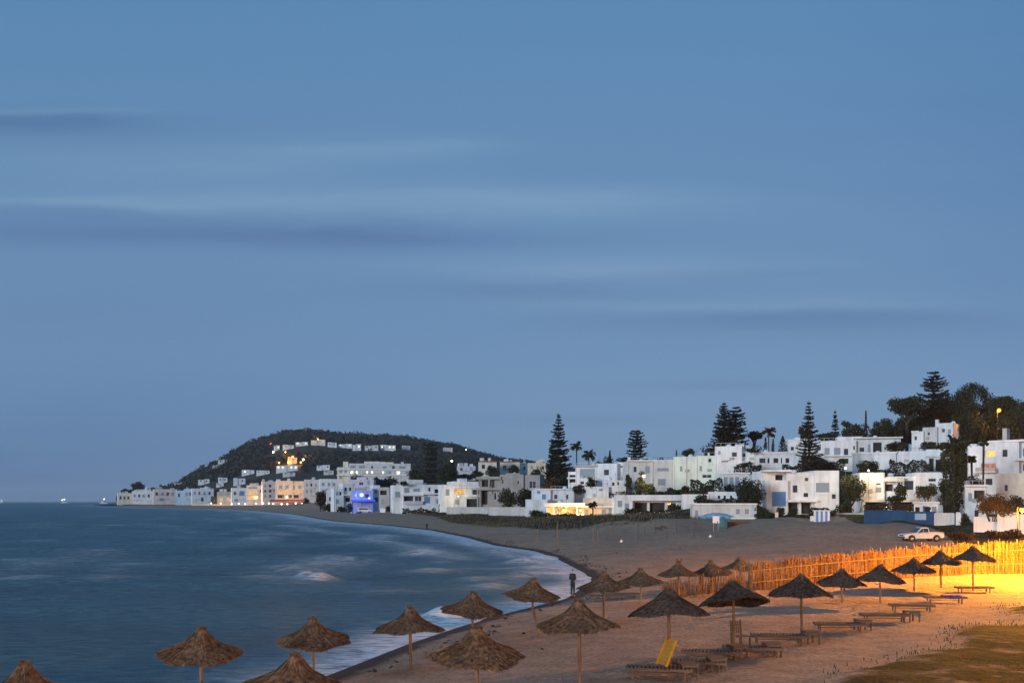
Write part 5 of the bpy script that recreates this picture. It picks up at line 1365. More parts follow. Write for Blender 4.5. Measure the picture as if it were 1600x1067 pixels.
CAN = {(d, s): canopy_mesh(10 + 3 * s + 50 * d, d, s == 4) for d in (0, 1) for s in range(5)}
ribm = MB().tube([(.06, 0, .46), (.6, 0, .20), (1.04, 0, -.02)], .014, 5)
tuftm = MB()
for i in range(60):
    a, q = random.uniform(0, 6.28), random.uniform(.02, .13)
    p = np.array((q * math.cos(a), q * math.sin(a), .64 + random.uniform(0, .04)))
    tuftm.beam(p, p + np.array((.05 * math.cos(a), .05 * math.sin(a), random.uniform(.02, .12))), .014, .006)
tuftm.lathe([(.15, .55), (.16, .62), (.10, .70), (.03, .73)], 10)
RIB0 = TUFT0 = None
PARA = [  # cx, ytop, width px, shaded copy of thatch, variant, tilt(x,y) deg, label
 (38, 1035, 172, 0, 0, (0, 2), 'thatched parasol cut by the bottom left corner, only its peak showing'),
 (461, 1021, 172, 0, 1, (0, -2), 'orange-lit thatched parasol cut by the bottom edge, over the water'),
 (489, 965, 114, 0, 2, (3, -3), 'thatched parasol over dark water, directly behind the one cut by the bottom edge'),
 (314, 980, 133, 0, 3, (2, 3), 'lone thatched parasol on a lit post farthest left over the sea'),
 (641, 948, 111, 0, 1, (1, 1), 'thatched parasol whose post crosses the curved water edge'),
 (738, 925, 98, 0, 0, (0, -4), 'thatched parasol in front of the pinkish splash of surf'),
 (745, 978, 154, 0, 2, (-2, 1), 'largest brown thatched parasol on the near sand, low in the picture'),
 (831, 903, 90, 0, 3, (0, 5), 'thatched parasol on a crooked leaning post near the person'),
 (905, 937, 131, 0, 1, (0, 1), 'grey-brown thatched parasol on the open sand, in front of the standing person'),
 (943, 893, 84, 0, 0, (0, -2), 'thatched parasol just right of the standing person'),
 (1001, 888, 72, 0, 2, (0, 1), 'small thatched parasol right of the pair of sunbeds by the water'),
 (1060, 877, 60, 0, 4, (0, 0), 'thatched parasol with sticks poking from its peak, before the broken low fence'),
 (1111, 876, 58, 0, 1, (0, 2), 'thatched parasol in front of the low end of the reed fence'),
 (1156, 870, 52, 0, 0, (0, -1), 'smallest thatched parasol, against the end of the tall reed fence'),
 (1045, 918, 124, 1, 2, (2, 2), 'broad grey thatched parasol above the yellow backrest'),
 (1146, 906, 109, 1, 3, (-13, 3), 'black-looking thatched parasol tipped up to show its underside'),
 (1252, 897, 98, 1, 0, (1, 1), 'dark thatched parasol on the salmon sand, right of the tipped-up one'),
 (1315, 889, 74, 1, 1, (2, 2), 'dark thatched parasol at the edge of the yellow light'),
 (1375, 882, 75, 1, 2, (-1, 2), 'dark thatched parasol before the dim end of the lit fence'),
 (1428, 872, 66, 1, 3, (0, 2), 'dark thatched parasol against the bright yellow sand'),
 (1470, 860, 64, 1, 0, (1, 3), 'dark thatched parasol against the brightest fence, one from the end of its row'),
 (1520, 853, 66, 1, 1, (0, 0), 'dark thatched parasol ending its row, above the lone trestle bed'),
]
for cx, yt, w, dk, var, (tx, ty), lab in PARA:
    D = 2.15 if w <= 60 else 2.36
    Y = F * D / w
    X = (cx - CX) / F * Y
    zt = H - (yt - HZ) / F * Y
    zg = gz1(X, Y)
    if zt - zg < 1.5:
        zt = zg + 1.5
    root = empty('thatched_parasol', (X, Y, zg), 0, lab, 'parasol', 'thatched parasols on the beach')
    zc = zt - .72 - zg
    lean = .28 if 'crooked' in lab else 0.02
    po = MB().tube([(lean, 0, -.35), (lean * .7, 0, zc * .3), (lean * .15, .0, zc * .7), (0, 0, zc + .55)], [.055, .052, .05, .045], 8).build('pole', M['pole'], root, True)
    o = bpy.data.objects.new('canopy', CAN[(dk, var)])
    COL.objects.link(o)
    o.parent = root
    o.location = (0, 0, zc)
    o.rotation_euler = (math.radians(tx), math.radians(ty), random.uniform(0, 6.28) if abs(tx) < 8 else .4)
    if RIB0 is None:
        RIB0 = ribm.build('rib', M['pole'], o)
        TUFT0 = tuftm.build('tuft', M['thatch'], o)
        rest = range(1, 8)
    else:
        c = TUFT0.copy()
        COL.objects.link(c)
        c.parent = o
        rest = range(8)
    for k in rest:
        c = RIB0.copy()
        COL.objects.link(c)
        c.parent = o
        c.rotation_euler = (0, 0, k * PI / 4)

# ------------------------------------------------------------------ wooden sunbeds, tables, chair


def at_ground(px, py):
    """world point on the ground under a spot of the beach"""
    Y = F * (H - 1.1) / (py - HZ)
    for _ in range(4):
        Y = F * (H - gz1((px - CX) / F * Y, Y)) / (py - HZ)
    X = (px - CX) / F * Y
    return X, Y, gz1(X, Y)


def make_bed():
    root = empty('sunbed', (0, 0, 0))
    L, W, h = 1.95, .66, .31
    f = MB()
    for y in (-W / 2, W / 2 - .05):
        f.box(-L / 2, L / 2, y, y + .05, h - .085, h - .02)
    f.box(-L / 2, -L / 2 + .05, -W / 2 + .05, W / 2 - .05, h - .085, h - .02)
    f.box(L / 2 - .05, L / 2, -W / 2 + .05, W / 2 - .05, h - .085, h - .02)
    f.build('frame', M['lounger'], root, bevel=.006)
    s = MB()
    for i in range(17):
        x = -L / 2 + .02 + i * (L - .11) / 16
        s.box(x, x + .078, -W / 2 - .01, W / 2 + .01, h - .019, h + .012)
    s.build('slat_top', M['lounger'], root)
    for x in (-L / 2 + .18, L / 2 - .26):
        for y in (-W / 2 + .052, W / 2 - .125):
            MB().box(x, x + .055, y, y + .05, -.06, h - .022).build('leg', M['lounger'], root, bevel=.006)
    MB().box(-L / 2 + .26, L / 2 - .26, -.02, .02, .12, .15).build('stretcher', M['lounger'], root)
    return root


bed0 = make_bed()
BEDS = [  # cx, base y, yaw, label
 (1030, 1058, -9, 'sunbed with its yellow backrest raised, beneath the broad grey parasol'),
 (1084, 1047, -7, 'sunbed right behind the one with the yellow backrest'),
 (1112, 1031, -8, 'dark sunbed in front of the tipped-up parasol'),
 (1176, 1024, -6, 'sunbed at the foot of the tipped-up parasol post, right of the slatted chair'),
 (1216, 1004, -8, 'sunbed under the parasol on the salmon sand'),
 (1312, 985, -9, 'sunbed under the parasol at the edge of the yellow light'),
 (1382, 970, -7, 'sunbed under the parasol before the dim end of the lit fence'),
 (1424, 954, -8, 'bare sunbed under the parasol against the bright sand'),
 (1476, 941, -6, 'sunbed with a blue towel, second from the end of the row'),
 (1522, 925, -3, 'lone trestle sunbed standing closest to the lit fence'),
 (946, 938, 4, 'grey sunbed by the water, left one of the pair under two parasols'),
 (972, 935, 5, 'grey sunbed by the water, right one of the pair under two parasols'),
]
for i, (px, py, yaw, lab) in enumerate(BEDS):
    o = bed0 if i == 0 else copy_tree(bed0)
    X, Y, z = at_ground(px, py)
    o.location = (X, Y, z)
    o.rotation_euler = (0, 0, math.radians(yaw))
    tag(o, lab, 'sunbed', 'wooden sunbeds on the beach')
    if 'yellow' in lab and 'raised' in lab:
        yb = o
    if 'towel' in lab:
        tw = o
b = MB()
for k in range(7):
    b.box(-.32, .32, .02, .05, .03 + k * .115, .03 + k * .115 + .110)
b.box(-.33, -.27, -.02, .02, 0, .84)
b.box(.27, .33, -.02, .02, 0, .84)
bk = b.build('backrest', M['yellowpad'], yb, bevel=.005)
bk.location = (.05, 0, .36)
bk.rotation_euler = (math.radians(-24), 0, math.radians(-62))
t = MB()
for i in range(12):
    for j in range(3):
        pass
nx, ny = 14, 6
V = [(-.1 + i * .065, -.36 + j * .145, .375 + .012 * math.sin(i * 1.3 + j) + (-.10 if j in (0, ny - 1) else 0)) for i in range(nx) for j in range(ny)]
twl = MB().add(V, [(i * ny + j, (i + 1) * ny + j, (i + 1) * ny + j + 1, i * ny + j + 1) for i in range(nx - 1) for j in range(ny - 1)]).build('beach_towel', M['bluepad'], None, True)
md = twl.modifiers.new('s', 'SOLIDIFY')
md.thickness = .015
twl.location = tw.location
twl.rotation_euler = tw.rotation_euler
tag(twl, 'dark blue towel spread over the second sunbed from the row\'s end', 'towel')


def make_table():
    root = empty('low_table', (0, 0, 0))
    s = MB()
    for k in range(6):
        s.box(-.27 + k * .092, -.27 + k * .092 + .08, -.27, .27, .40, .43)
    s.build('table_top', M['lounger'], root)
    for x in (-.25, .2):
        for y in (-.25, .2):
            MB().box(x, x + .05, y, y + .05, -.05, .40).build('leg', M['lounger'], root)
    MB().box(-.2, .2, -.24, -.21, .32, .39).build('apron', M['lounger'], root)
    MB().box(-.2, .2, .21, .24, .32, .39).build('apron', M['lounger'], root)
    return root


tb0 = make_table()
for i, (px, py, yaw, lab) in enumerate([
    (1074, 1057, 12, 'low slatted table at the end of the sunbed with the yellow backrest'),
    (1119, 1047, 8, 'low slatted table closest to the dark sunbed\'s front corner'),
    (1152, 1027, 15, 'low slatted table under the tipped-up parasol, beside the chair'),
    (1206, 1023, 10, 'low slatted table on open sand, right of the tipped-up parasol\'s sunbed'),
    (1266, 1003, 14, 'low slatted table right of the salmon-sand parasol post'),
    (1348, 984, 10, 'low slatted table between the two rows of lit-edge sunbeds'),
    (1424, 969, 12, 'low slatted table in front of the bright-sand parasol')]):
    o = tb0 if i == 0 else copy_tree(tb0)
    X, Y, z = at_ground(px, py)
    o.location = (X, Y, z)
    o.rotation_euler = (0, 0, math.radians(yaw))
    tag(o, lab, 'table', 'low tables among the sunbeds')

X, Y, z = at_ground(1158, 1012)
ch = empty('slatted_chair', (X, Y, z), .5, 'pale slatted wooden chair facing away, by the tipped-up parasol post', 'chair')
for x in (-.24, .2):
    MB().beam((x, .2, -.05), (x, .28, .95), .05, .045).build('leg', M['lounger'], ch)
    MB().beam((x, -.22, -.05), (x, -.22, .42), .045, .045).build('leg', M['lounger'], ch)
s = MB()
for k in range(5):
    s.box(-.26, .24, -.24 + k * .095, -.17 + k * .095, .423, .446)
s.build('seat', M['lounger'], ch)
s = MB()
for k in range(5):
    s.beam((-.18 + k * .085, .22, .5), (-.18 + k * .085, .265, .92), .05, .018)
s.build('backrest', M['lounger'], ch)

# ------------------------------------------------------------------ reed fence
FP = [(1036, 55.4, .85), (1100, 56.4, 1.15), (1164, 57.6, 1.55), (1172, 58.0, 1.6), (1290, 61.6, 1.75), (1430, 66.0, 1.98), (1540, 67.6, 2.15), (1640, 68.8, 2.35), (1745, 69.8, 2.35)]
fr = None
fpw = [((px - CX) / F * Y, Y, h) for px, Y, h in FP]
fz = gz([p[0] for p in fpw], [p[1] for p in fpw])
fr = empty('reed_fence', (fpw[3][0], fpw[3][1], fz[3]), 0, 'tall ragged reed fence glowing yellow under the lamps', 'fence')
low = empty('reed_fence', (fpw[0][0], fpw[0][1], fz[0]), 0, 'low broken stretch of reed fence behind the small parasols', 'fence')
for i, ((xa, ya, ha), (xb, yb_, hb)) in enumerate(zip(fpw[:-1], fpw[1:])):
    if i == 2:
        continue
    par = low if i < 2 else fr
    ox, oy, oz = par.location
    L = math.hypot(xb - xa, yb_ - ya)
    dx, dy = (xb - xa) / L, (yb_ - ya) / L
    mb = MB()
    n = int(L / .024)
    for k in range(n):
        t = (k + random.random() * .8) / n
        hgt = ha + (hb - ha) * t
        patch = .5 + .5 * math.sin(t * L * 1.15 + i * 2) * math.sin(t * L * .37 + 1)
        hgt *= random.uniform(.93, 1.02) + .05 * math.sin(t * L * 2.1) + (.09 if random.random() < .05 else 0)
        if i < 2:
            hgt *= random.uniform(.45, 1.05)
            if random.random() < .25:
                continue
        elif random.random() < .07:
            continue
        off = random.gauss(0, .045) + .05 * patch
        x, y = xa + dx * L * t - dy * -off, ya + dy * L * t - dx * off
        z = fz[i] + (fz[i + 1] - fz[i]) * t
        w = random.uniform(.014, .042)
        ln = random.gauss(0, .04) if random.random() < .93 else random.gauss(0, .2)
        mb.beam((x - ox, y - oy, z - oz - .15), (x + dx * ln - ox, y + dy * ln - oy, z + hgt - oz), w, random.uniform(.008, .02), (dy, -dx, 0))
    mb.build('reed_panel', M['reed'], par)
    if i >= 3:
        rl = MB()
        for q in (.3, .72):
            rl.beam((xa - ox + dy * .11, ya - oy - dx * .11, fz[i] - oz + ha * q), (xb - ox + dy * .11, yb_ - oy - dx * .11, fz[i + 1] - oz + hb * q), .05, .05)
        rl.build('rail', M['pole'], par)
    for t in np.arange(0, 1, 2.6 / L):
        x, y, z = xa + dx * L * t + dy * -.1, ya + dy * L * t + dx * .1, fz[i] + (fz[i + 1] - fz[i]) * t
        hp = (ha + (hb - ha) * t) * random.uniform(1.0, 1.1)
        MB().tube([(x - ox, y - oy, z - oz - .3), (x - ox + random.gauss(0, .03), y - oy, z - oz + hp)], .05, 6).build('post', M['pole'], par)

# ------------------------------------------------------------------ pickup
X, Y, z = at_ground(1439, 846)
car = empty('pickup_truck', (X, Y, z), PI + .12, 'white single-cab pickup truck parked on the sand behind the reed fence', 'pickup')
prof = [(-2.42, .55), (-2.42, .98), (-.62, 1.0), (-.60, 1.0), (.72, 1.02), (.95, 1.04), (2.12, .93), (2.38, .84), (2.44, .55), (2.40, .40), (2.02, .38), (1.98, .58), (1.82, .76), (1.55, .82), (1.28, .76), (1.12, .58), (1.08, .36),
        (-1.04, .36), (-1.08, .58), (-1.24, .76), (-1.50, .82), (-1.78, .76), (-1.94, .58), (-1.98, .42), (-2.36, .45)]
body = MB().prism(prof, -.84, .84).build('body', M['paint_white'], car, bevel=.04)
cabp = [(-.62, 1.005), (-.55, 1.60), (-.42, 1.68), (.18, 1.68), (.32, 1.62), (.98, 1.045)]
cab = MB()
n = len(cabp)
ti = lambda zz: .82 - max(0, (zz - 1.0)) * .2
cab.add([(x, -ti(q), q) for x, q in cabp] + [(x, ti(q), q) for x, q in cabp], [tuple(range(n)), tuple(range(n, 2 * n))[::-1]] + [(i, n + i, n + (i + 1) % n, (i + 1) % n) for i in range(n)])
cab.build('cab', M['paint_white'], car, bevel=.03)
for sgn in (-1, 1):
    g = MB()
    for poly in ([(-.50, 1.10), (-.46, 1.57), (.10, 1.58), (.10, 1.10)], [(.15, 1.10), (.15, 1.57), (.28, 1.55), (.78, 1.10)]):
        k = len(poly)
        g.add([(x, sgn * (ti(q) + .004), q) for x, q in poly] + [(x, sgn * (ti(q) + .014), q) for x, q in poly], [tuple(range(k)), tuple(range(k, 2 * k))] + [(i, (i + 1) % k, k + (i + 1) % k, k + i) for i in range(k)])
    g.build('side_window', M['carglass'], car)
    d = MB().prism([(-.52, .50), (-.52, 1.0), (.86, 1.01), (.90, .50)], sgn * .842, sgn * .856).build('door', M['paint_white'], car, bevel=.004)
    MB().box(-.42, -.26, sgn * .858 if sgn > 0 else sgn * .885, sgn * .885 if sgn > 0 else sgn * .858, .90, .93).build('handle', M['darkmetal'], d)
    MB().box(.66, .80, *sorted((sgn * .86, sgn * 1.0)), 1.06, 1.20).build('mirror', M['darkmetal'], car)
    MB().box(2.36, 2.43, *sorted((sgn * .50, sgn * .80)), .66, .80).build('headlight', M['clearlens'], car)
    MB().box(-2.435, -2.41, *sorted((sgn * .66, sgn * .82)), .70, .94).build('tail_light', M['redlens'], car)
    MB().box(-1.0, 1.0, *sorted((sgn * .80, sgn * .86)), .33, .40).build('side_step', M['darkmetal'], car)
ws = MB().add([(.985, -.70, 1.075), (.985, .70, 1.075), (.36, .62, 1.605), (.36, -.62, 1.605)], [(0, 1, 2, 3)]).build('windscreen', M['carglass'], car)
ws.location = (.012, 0, .012)
bed = MB()
bed.box(-2.32, -.72, -.74, -.70, 1.003, 1.10)
bed.box(-2.32, -.72, .70, .74, 1.003, 1.10)
bed.box(-2.40, -2.34, -.74, .74, 1.003, 1.08)
bed.build('bed_rail', M['paint_white'], car, bevel=.01)
MB().box(-2.3, -.74, -.68, .68, .985, 1.012).build('cargo_bed', M['darkmetal'], car)
rb = MB().tube([(-.78, -.68, 1.0), (-.78, -.66, 1.5), (-.78, -.5, 1.6), (-.78, .5, 1.6), (-.78, .66, 1.5), (-.78, .68, 1.0)], .035, 6).build('roll_bar', M['darkmetal'], car)
MB().box(2.42, 2.52, -.82, .82, .44, .60).build('bumper', M['darkmetal'], car, bevel=.02)
MB().box(-2.52, -2.425, -.8, .8, .46, .58).build('bumper', M['darkmetal'], car, bevel=.02)
MB().box(2.40, 2.45, -.46, .46, .66, .80).build('grille', M['darkmetal'], car)
for x in (1.55, -1.50):
    for sgn in (-1, 1):
        ty = MB().lathe([(.20, -.11), (.33, -.11), (.36, -.07), (.36, .07), (.33, .11), (.20, .11)], 20, cap=False).build('tyre', M['rubber'], None, True)
        wh = MB().lathe([(.04, -.10), (.10, -.085), (.19, -.10), (.21, -.06), (.21, .06), (.0, .05)], 16, cap=True).build('rim', M['chrome'], None, True)
        wr = bpy.data.objects.new('wheel', None)
        COL.objects.link(wr)
        wr.parent = car
        wr.location = (x, sgn * .76, .36)
        wr.rotation_euler = (PI / 2 if sgn < 0 else -PI / 2, 0, 0)
        wr.rotation_euler = (-PI / 2 * sgn * -1 if sgn < 0 else PI / 2, 0, 0)
        ty.parent = wr
        wh.parent = wr


# ------------------------------------------------------------------ people
def person(px, py, height, label, arms):
    X, Y, z = at_ground(px, py)
    root = empty('person', (X, Y, z), 2.7, label, 'person')
    k = height / 1.75
    J = {'pel': (0, 0, .93, .155), 'wai': (0, .01, 1.08, .135), 'che': (0, .02, 1.30, .165), 'nb': (0, .01, 1.45, .075), 'nt': (0, -.01, 1.53, .058),
         'h1': (0, -.02, 1.60, .088), 'h2': (0, -.02, 1.69, .085)}
    E = [('pel', 'wai'), ('wai', 'che'), ('che', 'nb'), ('nb', 'nt'), ('nt', 'h1'), ('h1', 'h2')]
    for s, sd_ in ((-1, 'l'), (1, 'r')):
        J['hip' + sd_] = (.09 * s, 0, .88, .115)
        J['kn' + sd_] = (.10 * s, -.03 if s > 0 else .0, .50, .072)
        J['an' + sd_] = (.11 * s, .03, .10, .046)
        J['to' + sd_] = (.13 * s, -.12, .03, .036)
        J['sh' + sd_] = (.18 * s, .02, 1.39, .072)
        J['el' + sd_] = (.25 * s, .05, 1.12, .05)
        J['wr' + sd_] = ((.12 * s, -.18, 1.10, .034) if arms else (.27 * s, -.03, .87, .034))
        J['ha' + sd_] = ((.05 * s, -.22, 1.13, .036) if arms else (.27 * s, -.05, .78, .036))
        E += [('pel', 'hip' + sd_), ('hip' + sd_, 'kn' + sd_), ('kn' + sd_, 'an' + sd_), ('an' + sd_, 'to' + sd_), ('che', 'sh' + sd_), ('sh' + sd_, 'el' + sd_), ('el' + sd_, 'wr' + sd_), ('wr' + sd_, 'ha' + sd_)]
    nm = list(J)

    def skin(name, names, edges, mat, scale=1.0, parent=root, grow=0):
        me = bpy.data.meshes.new(name)
        idx = {q: i for i, q in enumerate(names)}
        me.from_pydata([tuple(c * k for c in J[q][:3]) for q in names], [(idx[a], idx[b_]) for a, b_ in edges], [])
        o = link(name, me, M[mat], parent, True)
        sk = o.modifiers.new('skin', 'SKIN')
        sk.use_smooth_shade = True
        for v, q in zip(me.skin_vertices[0].data, names):
            v.radius = ((J[q][3] + grow) * k, (J[q][3] * .85 + grow) * k)
        me.skin_vertices[0].data[0].use_root = True
        sb = o.modifiers.new('sub', 'SUBSURF')
        sb.levels = sb.render_levels = 2
        return o
    skin('body', nm, E, 'skin', grow=-.006)
    top = ['pel', 'wai', 'che', 'nb', 'shl', 'ell', 'wrl', 'shr', 'elr', 'wrr']
    skin('jacket', top, [e for e in E if e[0] in top and e[1] in top], 'cloth_dark', grow=.022)
    tr = ['pel', 'wai', 'hipl', 'knl', 'anl', 'hipr', 'knr', 'anr']
    skin('trousers', tr, [e for e in E if e[0] in tr and e[1] in tr], 'cloth_dark', grow=.018)
    J['hr1'], J['hr2'] = (0, .012, 1.62, .095), (0, .005, 1.715, .09)
    skin('hair', ['hr1', 'hr2'], [('hr1', 'hr2')], 'hair')
    # five fingers on each hand, a nose, and shoes
    for sd_, s in (('l', -1), ('r', 1)):
        hx, hy, hz = J['ha' + sd_][:3]
        d = np.array(J['ha' + sd_][:3]) - np.array(J['wr' + sd_][:3])
        d /= np.linalg.norm(d)
        side = np.cross(d, (1, 0, 0))
        side /= np.linalg.norm(side)
        for q in range(5):
            b0 = np.array((hx, hy, hz)) + side * (.034 * (q - 1.5) * .6 if q < 4 else -.045) + d * (.02 if q < 4 else -.02)
            ln = (.062, .075, .07, .052, .05)[q]
            MB().tube([b0 * k, (b0 + d * ln * .5) * k, (b0 + d * ln + np.array((-s * .015, 0, 0))) * k], [.009, .009, .007], 6).build('finger', M['skin'], root, True)
        ax, ay, az = J['an' + sd_][:3]
        MB().add([(ax + x, ay + y, q) for q in (.0, .05) for x, y in ((-.045, .07), (.045, .07), (.05, -.12), (.0, -.21), (-.05, -.12))],
                 [(0, 1, 2, 3, 4), (9, 8, 7, 6, 5)] + [(i, (i + 1) % 5, 5 + (i + 1) % 5, 5 + i) for i in range(5)]).build('shoe', M['rubber'], root, bevel=.012)
    root.scale = (.82, .85, 1)
    return root


person(895, 932, 1.74, 'person in dark clothes standing at the water\'s edge, looking out over the bay', True)
person(667, 825, 1.72, 'small far person walking along the bay beach', False)


# ------------------------------------------------------------------ walls, kiosk, signs, posts
def wall_thing(name, label, x0, x1, yt, yb, Y, mat, th=.3, cat='wall', cap=True, jit=0, bays=0):
    xc = (x0 + x1) / 2
    O = P(xc, yb, Y)
    t = math.atan2(O[0], O[1])
    k = Y * math.cos(t) / F
    root = empty(name, O, -t + math.radians(jit), label, cat)
    w, h = (x1 - x0) * k, (yb - yt) * Y / F
    MB().box(-w / 2, w / 2, 0, th, -1.5, h - (.14 if cap else 0)).build('wall_panel', M[mat], root)
    if cap:
        MB().box(-w / 2 - .06, w / 2 + .06, -.07, th + .07, h - .139, h).build('coping', M[mat], root)
    n = max(1, int(w / 4)) if bays == 0 else bays
    for i in range(n + 1):
        x = -w / 2 + w * i / n
        MB().box(x - .14, x + .14, -.09, -.003, -1.5, h - .142).build('pilaster', M[mat], root)
    return root, k


wall_thing('beach_wall', 'long white wall along the dunes, left of the lit restaurant', 699, 762, 792, 807, 318, 'shade_white')
wall_thing('beach_wall', 'white beach wall joining the pale house with three windows', 764, 822, 792, 807, 290, 'shade_white')
r_, k_ = wall_thing('painted_wall', 'deep blue wall beneath the dry creeper', 1351, 1416, 797, 820, 165, 'blue')
r_, k_ = wall_thing('painted_wall', 'deep blue wall with a paler square panel, behind the pickup', 1416.5, 1462, 799, 822, 161, 'blue')
MB().box(-10 * k_, 8 * k_, -.12, -.095, 10 * 161 / F, 20 * 161 / F).build('panel', M['light_blue'], r_)
wall_thing('garden_wall', 'white gate wall between the blue wall and the dark scrub', 1461, 1490, 801, 818, 158, 'shade_white')
wall_thing('gate_pillar', 'white gate pillar beside the dark scrub', 1495, 1500, 800, 824, 150, 'white', .8, 'pillar', bays=1)
wall_thing('garden_wall', 'low white garden wall below the orange-brown bush', 1523, 1559, 807, 828, 131, 'white')
wall_thing('garden_wall', 'taller white garden wall under the bright street lamp', 1560, 1590, 800, 829, 127, 'white')
wall_thing('garden_wall', 'white garden wall at the right edge past the street lamp', 1591, 1640, 803, 830, 126, 'white')
wall_thing('reed_screen', 'short brown reed screen beside the blank white board', 1130, 1181, 815, 830, 160, 'brown', .15, 'fence', False)
r_, k_ = wall_thing('stucco_wall', 'pale mint wall behind the brown reed screen', 1143, 1178, 808, 816, 176, 'green_white', .25)
wall_thing('beach_wall', 'low white retaining wall under the blue-shuttered villa\'s garden', 1296, 1350, 801, 808, 188, 'shade_white')
wall_thing('seawall', 'pale sea wall with pillars under the far waterfront houses', 186, 300, 785.5, 792, 1236, 'pink', 2, bays=14)
wall_thing('seawall', 'pale promenade wall under the orange-lit blocks', 300, 476, 787, 793, 990, 'peach', 2, bays=10)
# red awning of the far cafe
O = P(453, 790, 822)
aw = empty('cafe_awning', O, 0, 'long red awning in front of the far gold-lit hotel', 'awning')
MB().add([(-16, 0, 5.2), (16, 0, 5.2), (16, -5, 3.6), (-16, -5, 3.6), (-16, 0, 5.0), (16, 0, 5.0), (16, -5, 3.2), (-16, -5, 3.2)], [(0, 1, 2, 3), (7, 6, 5, 4), (3, 2, 6, 7), (0, 3, 7, 4), (1, 5, 6, 2), (0, 4, 5, 1)]).build('awning_cloth', M['awning'], aw)
for x in (-15.5, -5, 5, 15.5):
    MB().tube([(x, -4.7, -1), (x, -4.7, 3.4)], .12, 6).build('post', M['metal'], aw)
# striped kiosk
O = P(1284, 818, 178)
kk = 178 / F
ks = empty('beach_kiosk', O, -math.atan2(O[0], O[1]), 'blue and white striped beach kiosk in front of the white villa', 'kiosk')
w, h = 24 * kk, 21 * kk
s1, s2 = MB(), MB()
n = 7
for i in range(n):
    (s1 if i % 2 else s2).box(-w / 2 + w * i / n, -w / 2 + w * (i + 1) / n, 0 if i % 2 else -.04, 1.8, -.3, h - .15)
s1.build('wall', M['shut_b'], ks)
s2.build('wall', M['white'], ks)
MB().box(-w / 2 - .2, w / 2 + .2, -.25, 2.0, h - .149, h).build('roof', M['white'], ks)
wall_thing('gate_pillar', 'short white pillar just left of the striped kiosk', 1267, 1271, 806, 816, 180, 'white', .5, 'pillar', bays=1)


def sign(px0, px1, y0, y1, yb, Y, label, mat='signwhite', posts=(0.15, .85)):
    O = P((px0 + px1) / 2, yb, Y)
    O[2] = min(O[2], gz1(O[0], O[1]))
    root = empty('sign_board', O, 0, label, 'sign')
    k = Y / F
    w = (px1 - px0) * k
    za, zb = H - (y1 - HZ) * k - O[2], H - (y0 - HZ) * k - O[2]
    MB().box(-w / 2, w / 2, -.05, .0, za, zb).build('board', M[mat], root, bevel=.02)
    for q in posts:
        x = -w / 2 + w * q
        MB().tube([(x, .06, -.4), (x, .06, zb - .05)], .05, 6).build('post', M['metal'], root)
    return root


sign(1113.5, 1124, 806, 817, 829, 150, 'blank white square board on two posts beside the teal tent')
sign(1211, 1216, 800, 808, 819, 166, 'small cream sign on a single post before the villa\'s garden hedge', 'cream', (.3,))
r_ = sign(594, 602, 794, 802, 804, 375, 'small white square board on the shore right of the blue-lit venue')

POSTS = [(871, 815, 852), (997, 811, 843), (1042, 824, 843), (1084, 818, 842), (1121, 817, 841), (927, 822, 845), (934, 826, 847), (897, 818, 834), (840, 826, 846), (1057, 822, 834), (1075, 823, 833), (1024, 820, 834), (1008, 823, 836), (1134, 812, 829), (955, 820, 836), (526, 778, 801)]
PL = ['tall thin post standing alone at the left of the dune grass', 'tall dark post in front of the pavilion\'s bushes', 'short dark post right of the pair of dark benches', 'dark post left of the blank white board',
      'dark post under the blank white board', 'thin pale post on the open sand, left one of a close pair', 'thin pale post on the open sand, right one of a close pair', 'thin post in the dune grass in front of the lit restaurant',
      'thin post by the water\'s bend, nearest the sea', 'dark stub post between the benches and the board, left one', 'dark stub post between the benches and the board, right one', 'thin post directly behind the pair of dark benches', 'thin post left of the pair of dark benches',
      'pale post at the corner of the brown reed screen', 'thin post standing in the grass left of the pavilion bushes', 'tall flagpole on the far shore left of the blue-lit venue']
for (px, yt, yb), lab in zip(POSTS, PL):
    X, Y, z = at_ground(px, yb)
    root = empty('flagpole' if 'flagpole' in lab else 'beach_post', (X, Y, z), 0, lab, 'post', 'thin posts standing on the bay beach')
    h = (yb - yt) / F * Y
    r0 = .05 if Y < 300 else .12
    MB().tube([(0, 0, -.4), (random.gauss(0, .03), 0, h)], [r0, r0 * .8], 6).build('pole', M['darkmetal' if 'dark' in lab else 'pole'], root)
    MB().lathe([(r0 * 1.6, 0), (r0 * 1.6, .06), (r0 * .5, .1)], 6, (0, 0, h - .02)).build('cap', M['darkmetal'], root)
for px, lab in ((1028, 'low dark bench on the sand, left one of two side by side'), (1037, 'low dark bench on the sand, right one of two side by side')):
    X, Y, z = at_ground(px, 832)
    root = empty('bench', (X, Y, z), .1, lab, 'bench', 'dark benches on the bay beach')
    MB().box(-.42, .42, -.3, .3, .24, .30).build('seat', M['darkmetal'], root)
    MB().box(-.42, .42, .26, .32, .31, .52).build('backrest', M['darkmetal'], root)
    for x in (-.38, .32):
        for y in (-.26, .2):
            MB().box(x, x + .06, y, y + .06, -.05, .24).build('leg', M['darkmetal'], root)


def bag(px, py, lab):
    X, Y, z = at_ground(px, py)
    V, Q = [], []
    mb = MB().lathe([(.05, 0), (.22, .04), (.27, .18), (.2, .36), (.08, .46), (.13, .56)], 9, (0, 0, 0))
    mb.v = [(x * (1 + .25 * math.sin(i * 2.1)), y * (1 + .2 * math.cos(i * 1.7)), q * (1 + .1 * math.sin(i))) for i, (x, y, q) in enumerate(mb.v)]
    o = mb.build('plastic_bag', M['signwhite'], None, True)
    o.location = (X, Y, z)
    o.scale = (.7, .7, .6)
    tag(o, lab, 'bag')


